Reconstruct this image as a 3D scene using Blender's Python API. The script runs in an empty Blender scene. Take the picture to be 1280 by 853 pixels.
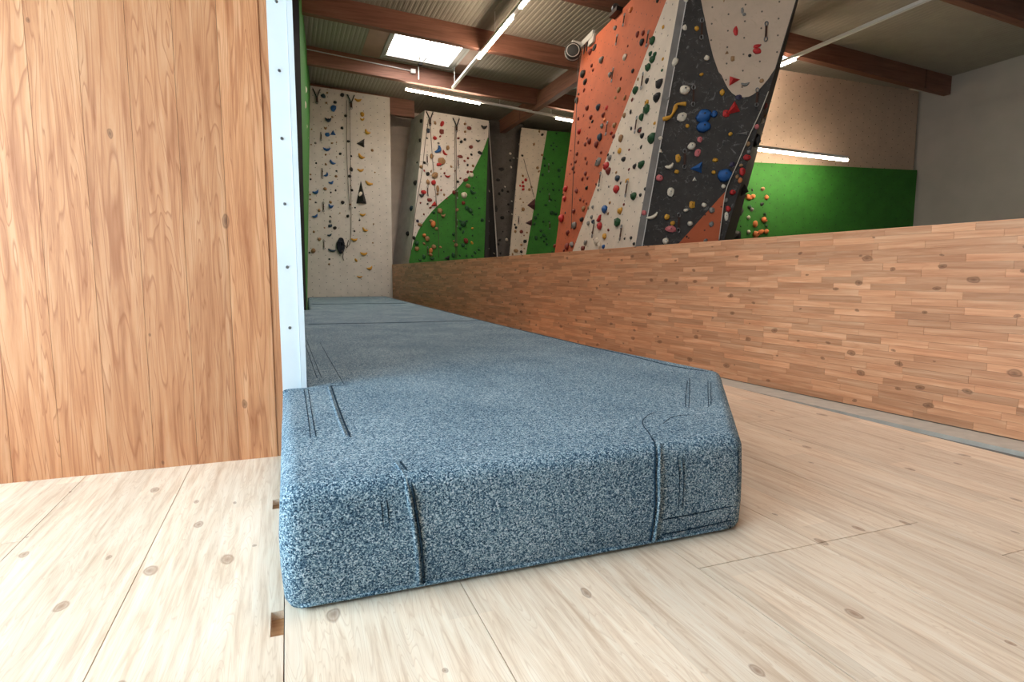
import bpy, bmesh, math, random
from mathutils import Matrix, Vector, noise
random.seed(7)
SC = bpy.context.scene
COL = SC.collection

# ---------------------------------------------------------------- camera
cam_d = bpy.data.cameras.new('camera'); cam = bpy.data.objects.new('camera', cam_d); COL.objects.link(cam)
_F = 740.0
_dep = Vector((-282.0, 81.5, _F)).normalized(); _up = Vector((0, _F, -81.5)).normalized()
_rt = Vector((_dep.y*_up.z-_dep.z*_up.y, _dep.z*_up.x-_dep.x*_up.z, _dep.x*_up.y-_dep.y*_up.x))
if _rt.x < 0: _rt = -_rt
cx = Vector((_rt.x, _dep.x, _up.x)); cy = Vector((_rt.y, _dep.y, _up.y)); cz = -Vector((_rt.z, _dep.z, _up.z))
cam.matrix_world = Matrix(((cx.x, cy.x, cz.x, 0), (cx.y, cy.y, cz.y, 0), (cx.z, cy.z, cz.z, 1.0), (0, 0, 0, 1)))
cam_d.sensor_width = 36; cam_d.lens = _F*36/1280; cam_d.clip_start = .05; cam_d.clip_end = 200
SC.camera = cam
# ---------------------------------------------------------------- world, exposure
w = bpy.data.worlds.new('overcast_sky'); SC.world = w; w.use_nodes = True
bg = w.node_tree.nodes['Background']; bg.inputs[0].default_value = (1.0, .96, .90, 1); bg.inputs[1].default_value = 9.0
SC.view_settings.view_transform = 'Standard'; SC.view_settings.look = 'None'
SC.view_settings.gamma = 1; SC.view_settings.use_curve_mapping = False
SC.view_settings.exposure = 0.72
SC.cycles.use_denoising = True
SC.cycles.max_bounces = 10; SC.cycles.diffuse_bounces = 6; SC.cycles.transparent_max_bounces = 16
SC.cycles.sample_clamp_indirect = 6

def portal(loc, rot, sx, sy):
    l = bpy.data.lights.new('window_portal', 'AREA'); l.shape = 'RECTANGLE'; l.size = sx; l.size_y = sy
    l.cycles.is_portal = True
    o = bpy.data.objects.new('window_portal', l); COL.objects.link(o); o.location = loc; o.rotation_euler = rot
    return o

# ---------------------------------------------------------------- helpers
def tag(o, label=None, cat=None, group=None, kind=None):
    if label: o['label'] = label
    if cat: o['category'] = cat
    if group: o['group'] = group
    if kind: o['kind'] = kind
    return o

class MB:
    def __init__(s): s.v = []; s.f = []; s.m = []; s.t = []; s.mi = 0; s.tone = .5
    def face(s, idx): s.f.append(tuple(idx)); s.m.append(s.mi); s.t.append(s.tone)
    def box(s, a, b, M=None):
        i = len(s.v)
        c = [(x, y, z) for z in (a[2], b[2]) for y in (a[1], b[1]) for x in (a[0], b[0])]
        if M: c = [tuple(M @ Vector(p)) for p in c]
        s.v += c
        for q in ((0,2,3,1),(4,5,7,6),(0,1,5,4),(2,6,7,3),(0,4,6,2),(1,3,7,5)): s.face([i+k for k in q])
        return s
    def prism(s, poly, z0, z1):
        ar = sum(poly[k-1][0]*poly[k][1]-poly[k][0]*poly[k-1][1] for k in range(len(poly)))
        if ar < 0: poly = poly[::-1]
        n = len(poly); i = len(s.v)
        s.v += [(p[0], p[1], z0) for p in poly]+[(p[0], p[1], z1) for p in poly]
        s.face([i+n+k for k in range(n)]); s.face([i+n-1-k for k in range(n)])
        for k in range(n): s.face((i+k, i+(k+1) % n, i+n+(k+1) % n, i+n+k))
        return s
    def tube(s, pts, r, n=6, cap=True):
        pts = [Vector(p) for p in pts]; i0 = len(s.v); ref = None
        for k, p in enumerate(pts):
            t = (pts[min(k+1, len(pts)-1)]-pts[max(k-1, 0)]).normalized()
            if ref is None: ref = Vector((0,0,1)) if abs(t.z) < .9 else Vector((1,0,0))
            a = (ref-t*ref.dot(t)).normalized(); ref = a; b = t.cross(a)
            rr = r[k] if isinstance(r, (list, tuple)) else r
            for j in range(n):
                q = p+(a*math.cos(2*math.pi*j/n)+b*math.sin(2*math.pi*j/n))*rr; s.v.append(tuple(q))
        for k in range(len(pts)-1):
            for j in range(n):
                s.face((i0+k*n+j, i0+k*n+(j+1) % n, i0+(k+1)*n+(j+1) % n, i0+(k+1)*n+j))
        if cap:
            s.face([i0+n-1-j for j in range(n)]); e = i0+(len(pts)-1)*n; s.face([e+j for j in range(n)])
        return s
    def lathe(s, prof, M, n=20):
        i0 = len(s.v)
        for (r, z) in prof:
            for j in range(n): s.v.append(tuple(M @ Vector((r*math.cos(2*math.pi*j/n), r*math.sin(2*math.pi*j/n), z))))
        for k in range(len(prof)-1):
            for j in range(n): s.face((i0+k*n+j, i0+k*n+(j+1) % n, i0+(k+1)*n+(j+1) % n, i0+(k+1)*n+j))
        s.face([i0+n-1-j for j in range(n)]); e = i0+(len(prof)-1)*n; s.face([e+j for j in range(n)])
        return s
    def mesh(s, name, mats, smooth=False):
        me = bpy.data.meshes.new(name); me.from_pydata(s.v, [], s.f)
        for m in (mats if isinstance(mats, (list, tuple)) else [mats]): me.materials.append(m)
        me.polygons.foreach_set('material_index', s.m)
        if smooth: me.polygons.foreach_set('use_smooth', [True]*len(s.f))
        at = me.attributes.new('tone', 'FLOAT', 'FACE'); at.data.foreach_set('value', s.t)
        me.update(); return me
    def build(s, name, mats, parent=None, smooth=False, M=None):
        o = bpy.data.objects.new(name, s.mesh(name, mats, smooth)); COL.objects.link(o)
        if M is not None: o.matrix_world = M
        if parent is not None: attach(o, parent)
        return o
WM = {}
def attach(o, parent):
    M = o.matrix_basis.copy(); o.parent = parent
    o.matrix_parent_inverse = WM.get(parent.name, parent.matrix_basis).inverted()
    WM[o.name] = M
def empty(name, loc, rz=0):
    o = bpy.data.objects.new(name, None); COL.objects.link(o); o.empty_display_size = .1
    o.matrix_basis = Matrix.Translation(loc) @ Matrix.Rotation(rz, 4, 'Z'); return o
def frame_m(k):
    O, U, V, N = FRAMES[k]
    return Matrix(((U[0],V[0],N[0],O[0]),(U[1],V[1],N[1],O[1]),(U[2],V[2],N[2],O[2]),(0,0,0,1)))
def structure(o): o['kind'] = 'structure'; return o

# ---------------------------------------------------------------- materials
def srgb(r, g, b):
    f = lambda c: (c/255/12.92 if c/255 <= .04045 else ((c/255+.055)/1.055)**2.4)
    return (f(r), f(g), f(b), 1)
class NT:
    def __init__(s, name):
        s.m = bpy.data.materials.new(name); s.m.use_nodes = True; s.t = s.m.node_tree
        s.p = s.t.nodes['Principled BSDF']; s.out = s.t.nodes['Material Output']
    def n(s, typ, props=None, **ins):
        x = s.t.nodes.new(typ)
        for k, v in (props or {}).items(): setattr(x, k, v)
        for k, v in ins.items():
            key = k if k in x.inputs else k.replace('_', ' ')
            i = x.inputs[int(k[1:])] if (k[0] == 'i' and k[1:].isdigit()) else x.inputs[key]
            if isinstance(v, bpy.types.NodeSocket): s.t.links.new(v, i)
            else: i.default_value = v
        return x
    def l(s, a, b): s.t.links.new(a, b)
    def ramp(s, fac, stops, interp='LINEAR'):
        r = s.n('ShaderNodeValToRGB', Fac=fac); e = r.color_ramp.elements; r.color_ramp.interpolation = interp
        while len(e) < len(stops): e.new(.5)
        for k, (p, c) in enumerate(stops): e[k].position = p; e[k].color = c
        return r.outputs[0]
    def math(s, op, a, b=None):
        kw = {'i0': a}
        if b is not None: kw['i1'] = b
        return s.n('ShaderNodeMath', {'operation': op}, **kw).outputs[0]
    def mix(s, fac, a, b, mode='MIX'):
        x = s.n('ShaderNodeMix', {'data_type': 'RGBA', 'blend_type': mode}); 
        for i, v in ((0, fac), (6, a), (7, b)):
            if isinstance(v, bpy.types.NodeSocket): s.l(v, x.inputs[i])
            else: x.inputs[i].default_value = v
        return x.outputs[2]
    def bump(s, h, strength, dist):
        b = s.n('ShaderNodeBump', Height=h, Strength=strength, Distance=dist); s.l(b.outputs[0], s.p.inputs['Normal'])
    def coord(s, scale=(1,1,1)):
        tc = s.n('ShaderNodeTexCoord'); mp = s.n('ShaderNodeMapping', Vector=tc.outputs['Object']); mp.inputs['Scale'].default_value = scale
        return mp.outputs[0]
def plain(name, c, rough=.6, metal=0, var=.0, nscale=8):
    t = NT(name); t.p.inputs['Roughness'].default_value = rough; t.p.inputs['Metallic'].default_value = metal
    if var:
        nz = t.n('ShaderNodeTexNoise', Vector=t.coord(), Scale=nscale, Detail=4.0)
        lo = tuple(x*(1-var) for x in c[:3])+(1,); hi = tuple(min(1, x*(1+var)) for x in c[:3])+(1,)
        t.l(t.ramp(nz.outputs['Fac'], [(.3, lo), (.7, hi)]), t.p.inputs['Base Color'])
    else: t.p.inputs['Base Color'].default_value = c
    return t.m
def emit(name, c, k):
    t = NT(name); t.p.inputs['Base Color'].default_value = (0,0,0,1)
    t.p.inputs['Emission Color'].default_value = c; t.p.inputs['Emission Strength'].default_value = k; return t.m
def wood(name, dark, mid, light, grain, gs=22, knot=0.0, kscale=2.6, tonev=.22, lam=0, rough=.55, line=.35, knotc=(95,62,42), ringn=11.0):
    """grain axis 0/1/2 = x/y/z in object space"""
    t = NT(name); t.p.inputs['Roughness'].default_value = rough
    sc = [1, 1, 1]; sc[grain] = .06
    c0 = t.coord(tuple(sc)); tn = t.n('ShaderNodeAttribute', {'attribute_name': 'tone'}).outputs['Fac']
    off = t.n('ShaderNodeVectorMath', {'operation': 'ADD'}, i0=c0)
    cmb = t.n('ShaderNodeCombineXYZ', X=t.math('MULTIPLY', tn, 7.3), Y=t.math('MULTIPLY', tn, 13.1), Z=t.math('MULTIPLY', tn, 5.7)); t.l(cmb.outputs[0], off.inputs[1])
    cv = off.outputs[0]
    n1 = t.n('ShaderNodeTexNoise', Vector=cv, Scale=gs, Detail=5.0, Roughness=.6, Distortion=.4).outputs['Fac']
    n2 = t.n('ShaderNodeTexNoise', Vector=cv, Scale=gs*.22, Detail=2.0, Distortion=1.6).outputs['Fac']
    rings = t.math('FRACT', t.math('MULTIPLY', n2, ringn))
    rl = t.ramp(rings, [(0, (0,0,0,1)), (.72, (.15,.15,.15,1)), (.9, (1,1,1,1)), (1, (0,0,0,1))])
    base = t.ramp(n1, [(.25, dark), (.5, mid), (.75, light)])
    base = t.mix(t.math('MULTIPLY', rl, line), base, dark)
    tt = tn
    if lam:
        sx = t.n('ShaderNodeSeparateXYZ', Vector=t.coord()).outputs
        oth = [a for a in (0, 1, 2) if a != grain]
        i1 = t.math('FLOOR', t.math('DIVIDE', sx[oth[0]], lam)); i2 = t.math('FLOOR', t.math('DIVIDE', t.math('ADD', sx[grain], t.math('MULTIPLY', i1, 1.37)), 1.9))
        wn = t.n('ShaderNodeTexWhiteNoise', {'noise_dimensions': '2D'}, Vector=t.n('ShaderNodeCombineXYZ', X=i1, Y=i2).outputs[0]).outputs['Value']
        tt = t.math('ADD', t.math('MULTIPLY', tn, .4), t.math('MULTIPLY', wn, .6))
    br = t.ramp(tt, [(0, (1-tonev,)*3+(1,)), (1, (1+tonev*.6,)*3+(1,))])
    base = t.mix(1.0, base, br, 'MULTIPLY')
    if knot:
        sk = [1, 1, 1]; sk[grain] = .55
        kc = t.coord(tuple(sk))
        if grain == 2:
            ks = t.n('ShaderNodeSeparateXYZ', Vector=kc).outputs; kc = t.n('ShaderNodeCombineXYZ', X=ks[0], Y=ks[2]).outputs[0]
        kn = t.n('ShaderNodeTexNoise', Vector=kc, Scale=14.0).outputs['Color']
        kc2 = t.n('ShaderNodeVectorMath', {'operation': 'ADD'}, i0=kc); t.l(t.n('ShaderNodeVectorMath', {'operation': 'SCALE'}, i0=kn, Scale=.03).outputs[0], kc2.inputs[1])
        vo = t.n('ShaderNodeTexVoronoi', {'voronoi_dimensions': '2D'}, Vector=kc2.outputs[0], Scale=kscale)
        vc = t.n('ShaderNodeSeparateColor', Color=vo.outputs['Color']).outputs
        on = t.math('LESS_THAN', vc[0], knot)
        kd = t.ramp(t.math('DIVIDE', vo.outputs['Distance'], t.math('MULTIPLY', t.math('ADD', t.math('MULTIPLY', vc[1], 1.1), .35), kscale*.017)), [(0, (1,)*3+(1,)), (.35, (.75,)*3+(1,)), (.55, (.55,)*3+(1,)), (.75, (.8,.8,.8,1)), (1, (0,0,0,1))])
        base = t.mix(t.math('MULTIPLY', kd, t.math('MULTIPLY', on, .75)), base, srgb(*knotc))
    t.l(base, t.p.inputs['Base Color']); t.bump(n1, .12, .002)
    return t.m

def carpet_mat(name, stops, scale):
    t = NT(name); t.p.inputs['Roughness'].default_value = .95; t.p.inputs['Specular IOR Level'].default_value = .1
    c = t.coord()
    n1 = t.n('ShaderNodeTexNoise', Vector=c, Scale=scale, Detail=2.0, Roughness=.75, Distortion=.6).outputs['Fac']
    n2 = t.n('ShaderNodeTexVoronoi', Vector=c, Scale=scale*1.25).outputs['Color']
    v = t.n('ShaderNodeSeparateColor', Color=n2).outputs[0]
    n3 = t.n('ShaderNodeTexNoise', Vector=c, Scale=2.2, Detail=2.0).outputs['Fac']
    f = t.math('ADD', t.math('MULTIPLY', n1, .72), t.math('MULTIPLY', v, .28))
    f = t.math('ADD', f, t.math('MULTIPLY', t.math('SUBTRACT', n3, .5), .10))
    t.l(t.ramp(f, stops), t.p.inputs['Base Color'])
    big = t.n('ShaderNodeTexNoise', Vector=c, Scale=5.0, Detail=1.0).outputs['Fac']
    t.bump(t.math('ADD', f, t.math('MULTIPLY', big, 1.2)), .9, .012)
    return t.m
def panel_mat(name, c, dots=True, stain=.12, rough=.75, scuff=None):
    t = NT(name); t.p.inputs['Roughness'].default_value = rough
    co = t.coord()
    nz = t.n('ShaderNodeTexNoise', Vector=co, Scale=3.0, Detail=6.0, Roughness=.65).outputs['Fac']
    lo = tuple(x*(1-stain) for x in c[:3])+(1,)
    b = t.ramp(nz, [(.35, lo), (.65, c)])
    if scuff:
        n2 = t.n('ShaderNodeTexNoise', Vector=co, Scale=9.0, Detail=8.0, Roughness=.8, Distortion=1.5).outputs['Fac']
        b = t.mix(t.ramp(n2, [(.56, (0,0,0,1)), (.72, (.55,)*3+(1,))]), b, scuff)
    if dots:
        s = t.n('ShaderNodeSeparateXYZ', Vector=co).outputs
        fx = t.math('SUBTRACT', t.math('FRACT', t.math('MULTIPLY', s[0], 5.0)), .5)
        fy = t.math('SUBTRACT', t.math('FRACT', t.math('ADD', t.math('MULTIPLY', s[1], 5.0), t.math('MULTIPLY', t.math('FLOOR', t.math('MULTIPLY', s[0], 5.0)), .5))), .5)
        d = t.math('ADD', t.math('MULTIPLY', fx, fx), t.math('MULTIPLY', fy, fy))
        b = t.mix(t.math('MULTIPLY', t.math('LESS_THAN', d, .0032), .8), b, (.02,.02,.02,1))
    t.l(b, t.p.inputs['Base Color']); t.bump(nz, .15, .004)
    return t.m
def glass_mat(name, tint=(1,1,1,1)):
    t = NT(name); t.t.nodes.remove(t.p)
    tr = t.n('ShaderNodeBsdfTransparent', Color=tint); gl = t.n('ShaderNodeBsdfGlossy', Roughness=.02); mx = t.n('ShaderNodeMixShader', i0=.05); t.l(tr.outputs[0], mx.inputs[1]); t.l(gl.outputs[0], mx.inputs[2]); t.l(mx.outputs[0], t.out.inputs[0])
    return t.m

M = {}
M['carpet'] = carpet_mat('blue_fleck_carpet', [(.28, srgb(26,46,66)), (.41, srgb(66,94,118)), (.50, srgb(112,141,161)), (.59, srgb(174,197,210)), (.69, srgb(226,235,240))], 200)
M['seam'] = carpet_mat('carpet_seam_dark', [(.3, srgb(18,32,48)), (.7, srgb(60,84,104))], 150)
M['floor'] = wood('pale_spruce_boards', srgb(208,174,146), srgb(238,213,190), srgb(248,230,212), 1, gs=44, knot=.62, kscale=4.0, tonev=.16, lam=.135, rough=.5, line=.5, knotc=(136,92,66), ringn=24.0)
M['floor_core'] = wood('spruce_core', srgb(170,120,80), srgb(195,150,108), srgb(215,175,135), 0, gs=30, rough=.7)
M['lamella'] = wood('pine_lamellas', srgb(192,124,86), srgb(216,153,113), srgb(233,180,142), 0, gs=34, knot=.5, kscale=7, tonev=.23, rough=.5, line=.3, knotc=(90,48,26))
M['timber'] = wood('larch_timber', srgb(160,92,54), srgb(204,138,94), srgb(222,164,122), 2, gs=30, knot=.5, kscale=2.6, tonev=.16, rough=.55, line=.7, knotc=(90,50,30), ringn=16.0)
M['beam'] = wood('glulam_beam', srgb(108,68,52), srgb(134,88,70), srgb(152,104,84), 0, gs=20, knot=.4, kscale=3, tonev=.1, rough=.6, line=.25, knotc=(70,38,28))
M['beam_y'] = wood('glulam_girder', srgb(108,68,52), srgb(134,88,70), srgb(152,104,84), 1, gs=20, knot=.4, kscale=3, tonev=.1, rough=.6, line=.25, knotc=(70,38,28))
M['deck'] = plain('ceiling_sheet', srgb(160,152,138), .6, 0, .06, 3)
M['lining'] = plain('skylight_lining', srgb(175,140,122), .5, 0, .1, 3)
M['white_plate'] = plain('white_painted_plate', srgb(226,228,232), .45, 0, .03, 5)
M['steel'] = plain('screw_steel', srgb(140,140,142), .35, .9)
M['dark_metal'] = plain('dark_metal', srgb(48,46,46), .4, .5)
M['alu'] = plain('white_enamel', srgb(225,225,222), .4)
M['tube'] = emit('lit_tube', (1.0, .82, .62, 1), 46.0)
M['cladding'] = plain('beige_cladding', srgb(216,204,192), .7, 0, .06, 4)
M['plaster'] = plain('grey_plaster', srgb(175,168,160), .85, 0, .05, 2)
M['grey_strip'] = plain('grey_floor_strip', srgb(192,184,174), .7, 0, .1, 12)
M['concrete'] = plain('hall_floor_grey', srgb(120,116,112), .8, 0, .1, 2)
M['p_white'] = panel_mat('white_climbing_panel', srgb(224,214,207))
M['p_beige'] = panel_mat('beige_climbing_panel', srgb(205,180,158), scuff=srgb(150,125,105))
M['p_chalk'] = panel_mat('chalky_white_panel', srgb(222,207,190), scuff=srgb(170,155,140))
M['p_green'] = panel_mat('green_climbing_panel', srgb(54,128,42), stain=.25)
M['p_orange'] = panel_mat('orange_climbing_panel', srgb(194,95,56), stain=.15)
M['p_dark'] = panel_mat('charcoal_climbing_panel', srgb(64,58,55), stain=.4, scuff=srgb(190,186,184))
M['p_charcoal'] = panel_mat('grey_black_panel', srgb(92,86,82), stain=.3, scuff=srgb(130,126,122))
M['p_black'] = panel_mat('black_panel', srgb(44,42,42), stain=.3)
M['p_grey'] = panel_mat('pale_grey_panel', srgb(212,207,202), dots=False, stain=.2)
M['edge_grey'] = panel_mat('grey_edge_strip', srgb(140,134,130), dots=False, stain=.3)
M['edge_white'] = plain('white_edge', srgb(215,210,205), .6)
M['p_brown'] = panel_mat('brown_black_panel', srgb(70,54,44), stain=.4)
M['glass'] = glass_mat('window_glass')
M['tinted'] = glass_mat('blue_tinted_glass', (.75, .905, 1.0, 1))  # tint put in to cool the daylight from the side window
M['rope'] = plain('grey_brown_rope', srgb(84,74,68), .9)
M['rope_w'] = plain('white_rope', srgb(200,190,176), .9)
M['rope_navy'] = plain('navy_rope', srgb(26,30,44), .85, 0, .4, 40)
M['sling'] = plain('dark_brown_sling', srgb(70,44,34), .85)
M['black_plastic'] = plain('black_plastic', srgb(22,22,23), .45)
M['grey_plastic'] = plain('light_grey_plastic', srgb(190,188,184), .5)
HC = dict(k=(30,27,28), b=(30,86,150), t=(34,54,72), y=(206,150,48), n=(160,122,84), e=(128,124,120), r=(186,38,38), R=(122,44,34), G=(24,74,40), o=(216,126,70), p=(204,110,112), w=(222,210,192), P=(52,44,70), M=(74,34,40))
HM = {k: plain('hold_'+n, srgb(*HC[k]), .6, 0, .18, 25) for k, n in dict(k='black', b='blue', t='dark_teal', y='yellow', n='tan', e='grey', r='red', R='dark_red', G='dark_green', o='orange', p='pink', w='off_white', P='purple', M='maroon').items()}

# ---------------------------------------------------------------- measured layout (metres, wall-local u / v)
FRAMES={'A':((0.8,18.35,0),(1,0,0),(0,0,1),(0,-1,0)),
'C':((3.6,18,0),(1,0,0),(0,0,1),(0,-1,0)),
'G':((6,18.7,0),(1,0,0),(0,0,1),(0,-1,0)),
'S':((6.8,18.4,0),(1,0,0),(0,0,1),(0,-1,0)),
'Cs':((3.337,18,0),(0.1523,-0.9883,0),(0.116,0.01788,0.9931),(-0.9815,-0.1512,0.1174)),
'O':((4.65,10.5,0),(-0.1141,-0.9935,0),(0.1396,-0.01604,0.9901),(-0.9836,0.113,0.1405)),
'D':((4.26,7.104,0),(0.8507,-0.5256,0),(0.002373,0.003842,1),(-0.5256,-0.8507,0.004516)),
'E':((5.089,6.592,0),(0.6965,0.7176,0),(0.1732,-0.1681,0.9704),(0.6964,-0.6759,-0.2414)),
'R':((7,10.5,0),(1,0,0),(0,0,1),(0,-1,0))}
POLY={'A':[(-0.278,0.372),(2.208,0.34),(2.268,6.26),(0.023,6.358)],
'C':[(-0.097,1.385),(2.271,1.554),(2.45,5.779),(0.443,5.899)],
'C_curve':[(2.416,5.279),(2.296,4.952),(2.171,4.689),(2.046,4.451),(1.949,4.267),(1.747,4.003),(1.62,3.904),(1.475,3.734),(1.312,3.573),(1.044,3.348),(0.794,3.128),(0.617,2.953),(0.476,2.78),(0.317,2.573),(0.192,2.368),(0.085,2.13),(0.014,1.961),(-0.116,1.454)],
'Cs':[(-1.566,1.372),(0.025,1.395),(0.107,5.94),(-1.025,6.062)],
'G_dark':[(0.126,1.549),(0.601,1.58),(0.365,5.497),(0.204,5.933)],
'G':[(0.573,1.58),(1.227,1.64),(1.506,5.972),(0.285,5.99)],
'S_white':[(0.085,1.601),(0.653,1.634),(1.408,5.748),(0.502,5.772)],
'S_green':[(0.653,1.634),(1.792,1.727),(2.523,5.776),(1.408,5.748)],
'O_all':[(-0.023,1.428),(3.504,1.413),(3.697,4.57),(-0.086,5.309)],
'O_split':[(0.97,1.422),(2.19,3.246),(3.29,4.747)],
'O_top':[(2.051,5.287)],
'D_oval':[(0.96,4.503),(0.986,4.384),(1.016,4.265),(1.045,4.134),(1.079,3.993),(1.134,3.796),(1.206,3.605),(1.245,3.561),(1.291,3.461),(1.337,3.383),(1.382,3.332),(1.437,3.291),(1.522,3.272),(1.586,3.277),(1.638,3.301),(1.689,3.338),(1.729,3.382),(1.808,3.479)],
'D_corners':[(0.216,1.399),(1.35,1.472),(1.816,3.294),(0.7,4.524)],
'D_orange':[(1.347,2.102),(0.761,1.415),(1.291,1.451)],
'E':[(0.088,1.517),(1.785,1.625),(1.051,3.387),(0.196,3.394)],
'R':[(2.095,1.778),(2.656,3.51),(2.984,3.617)]}
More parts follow.
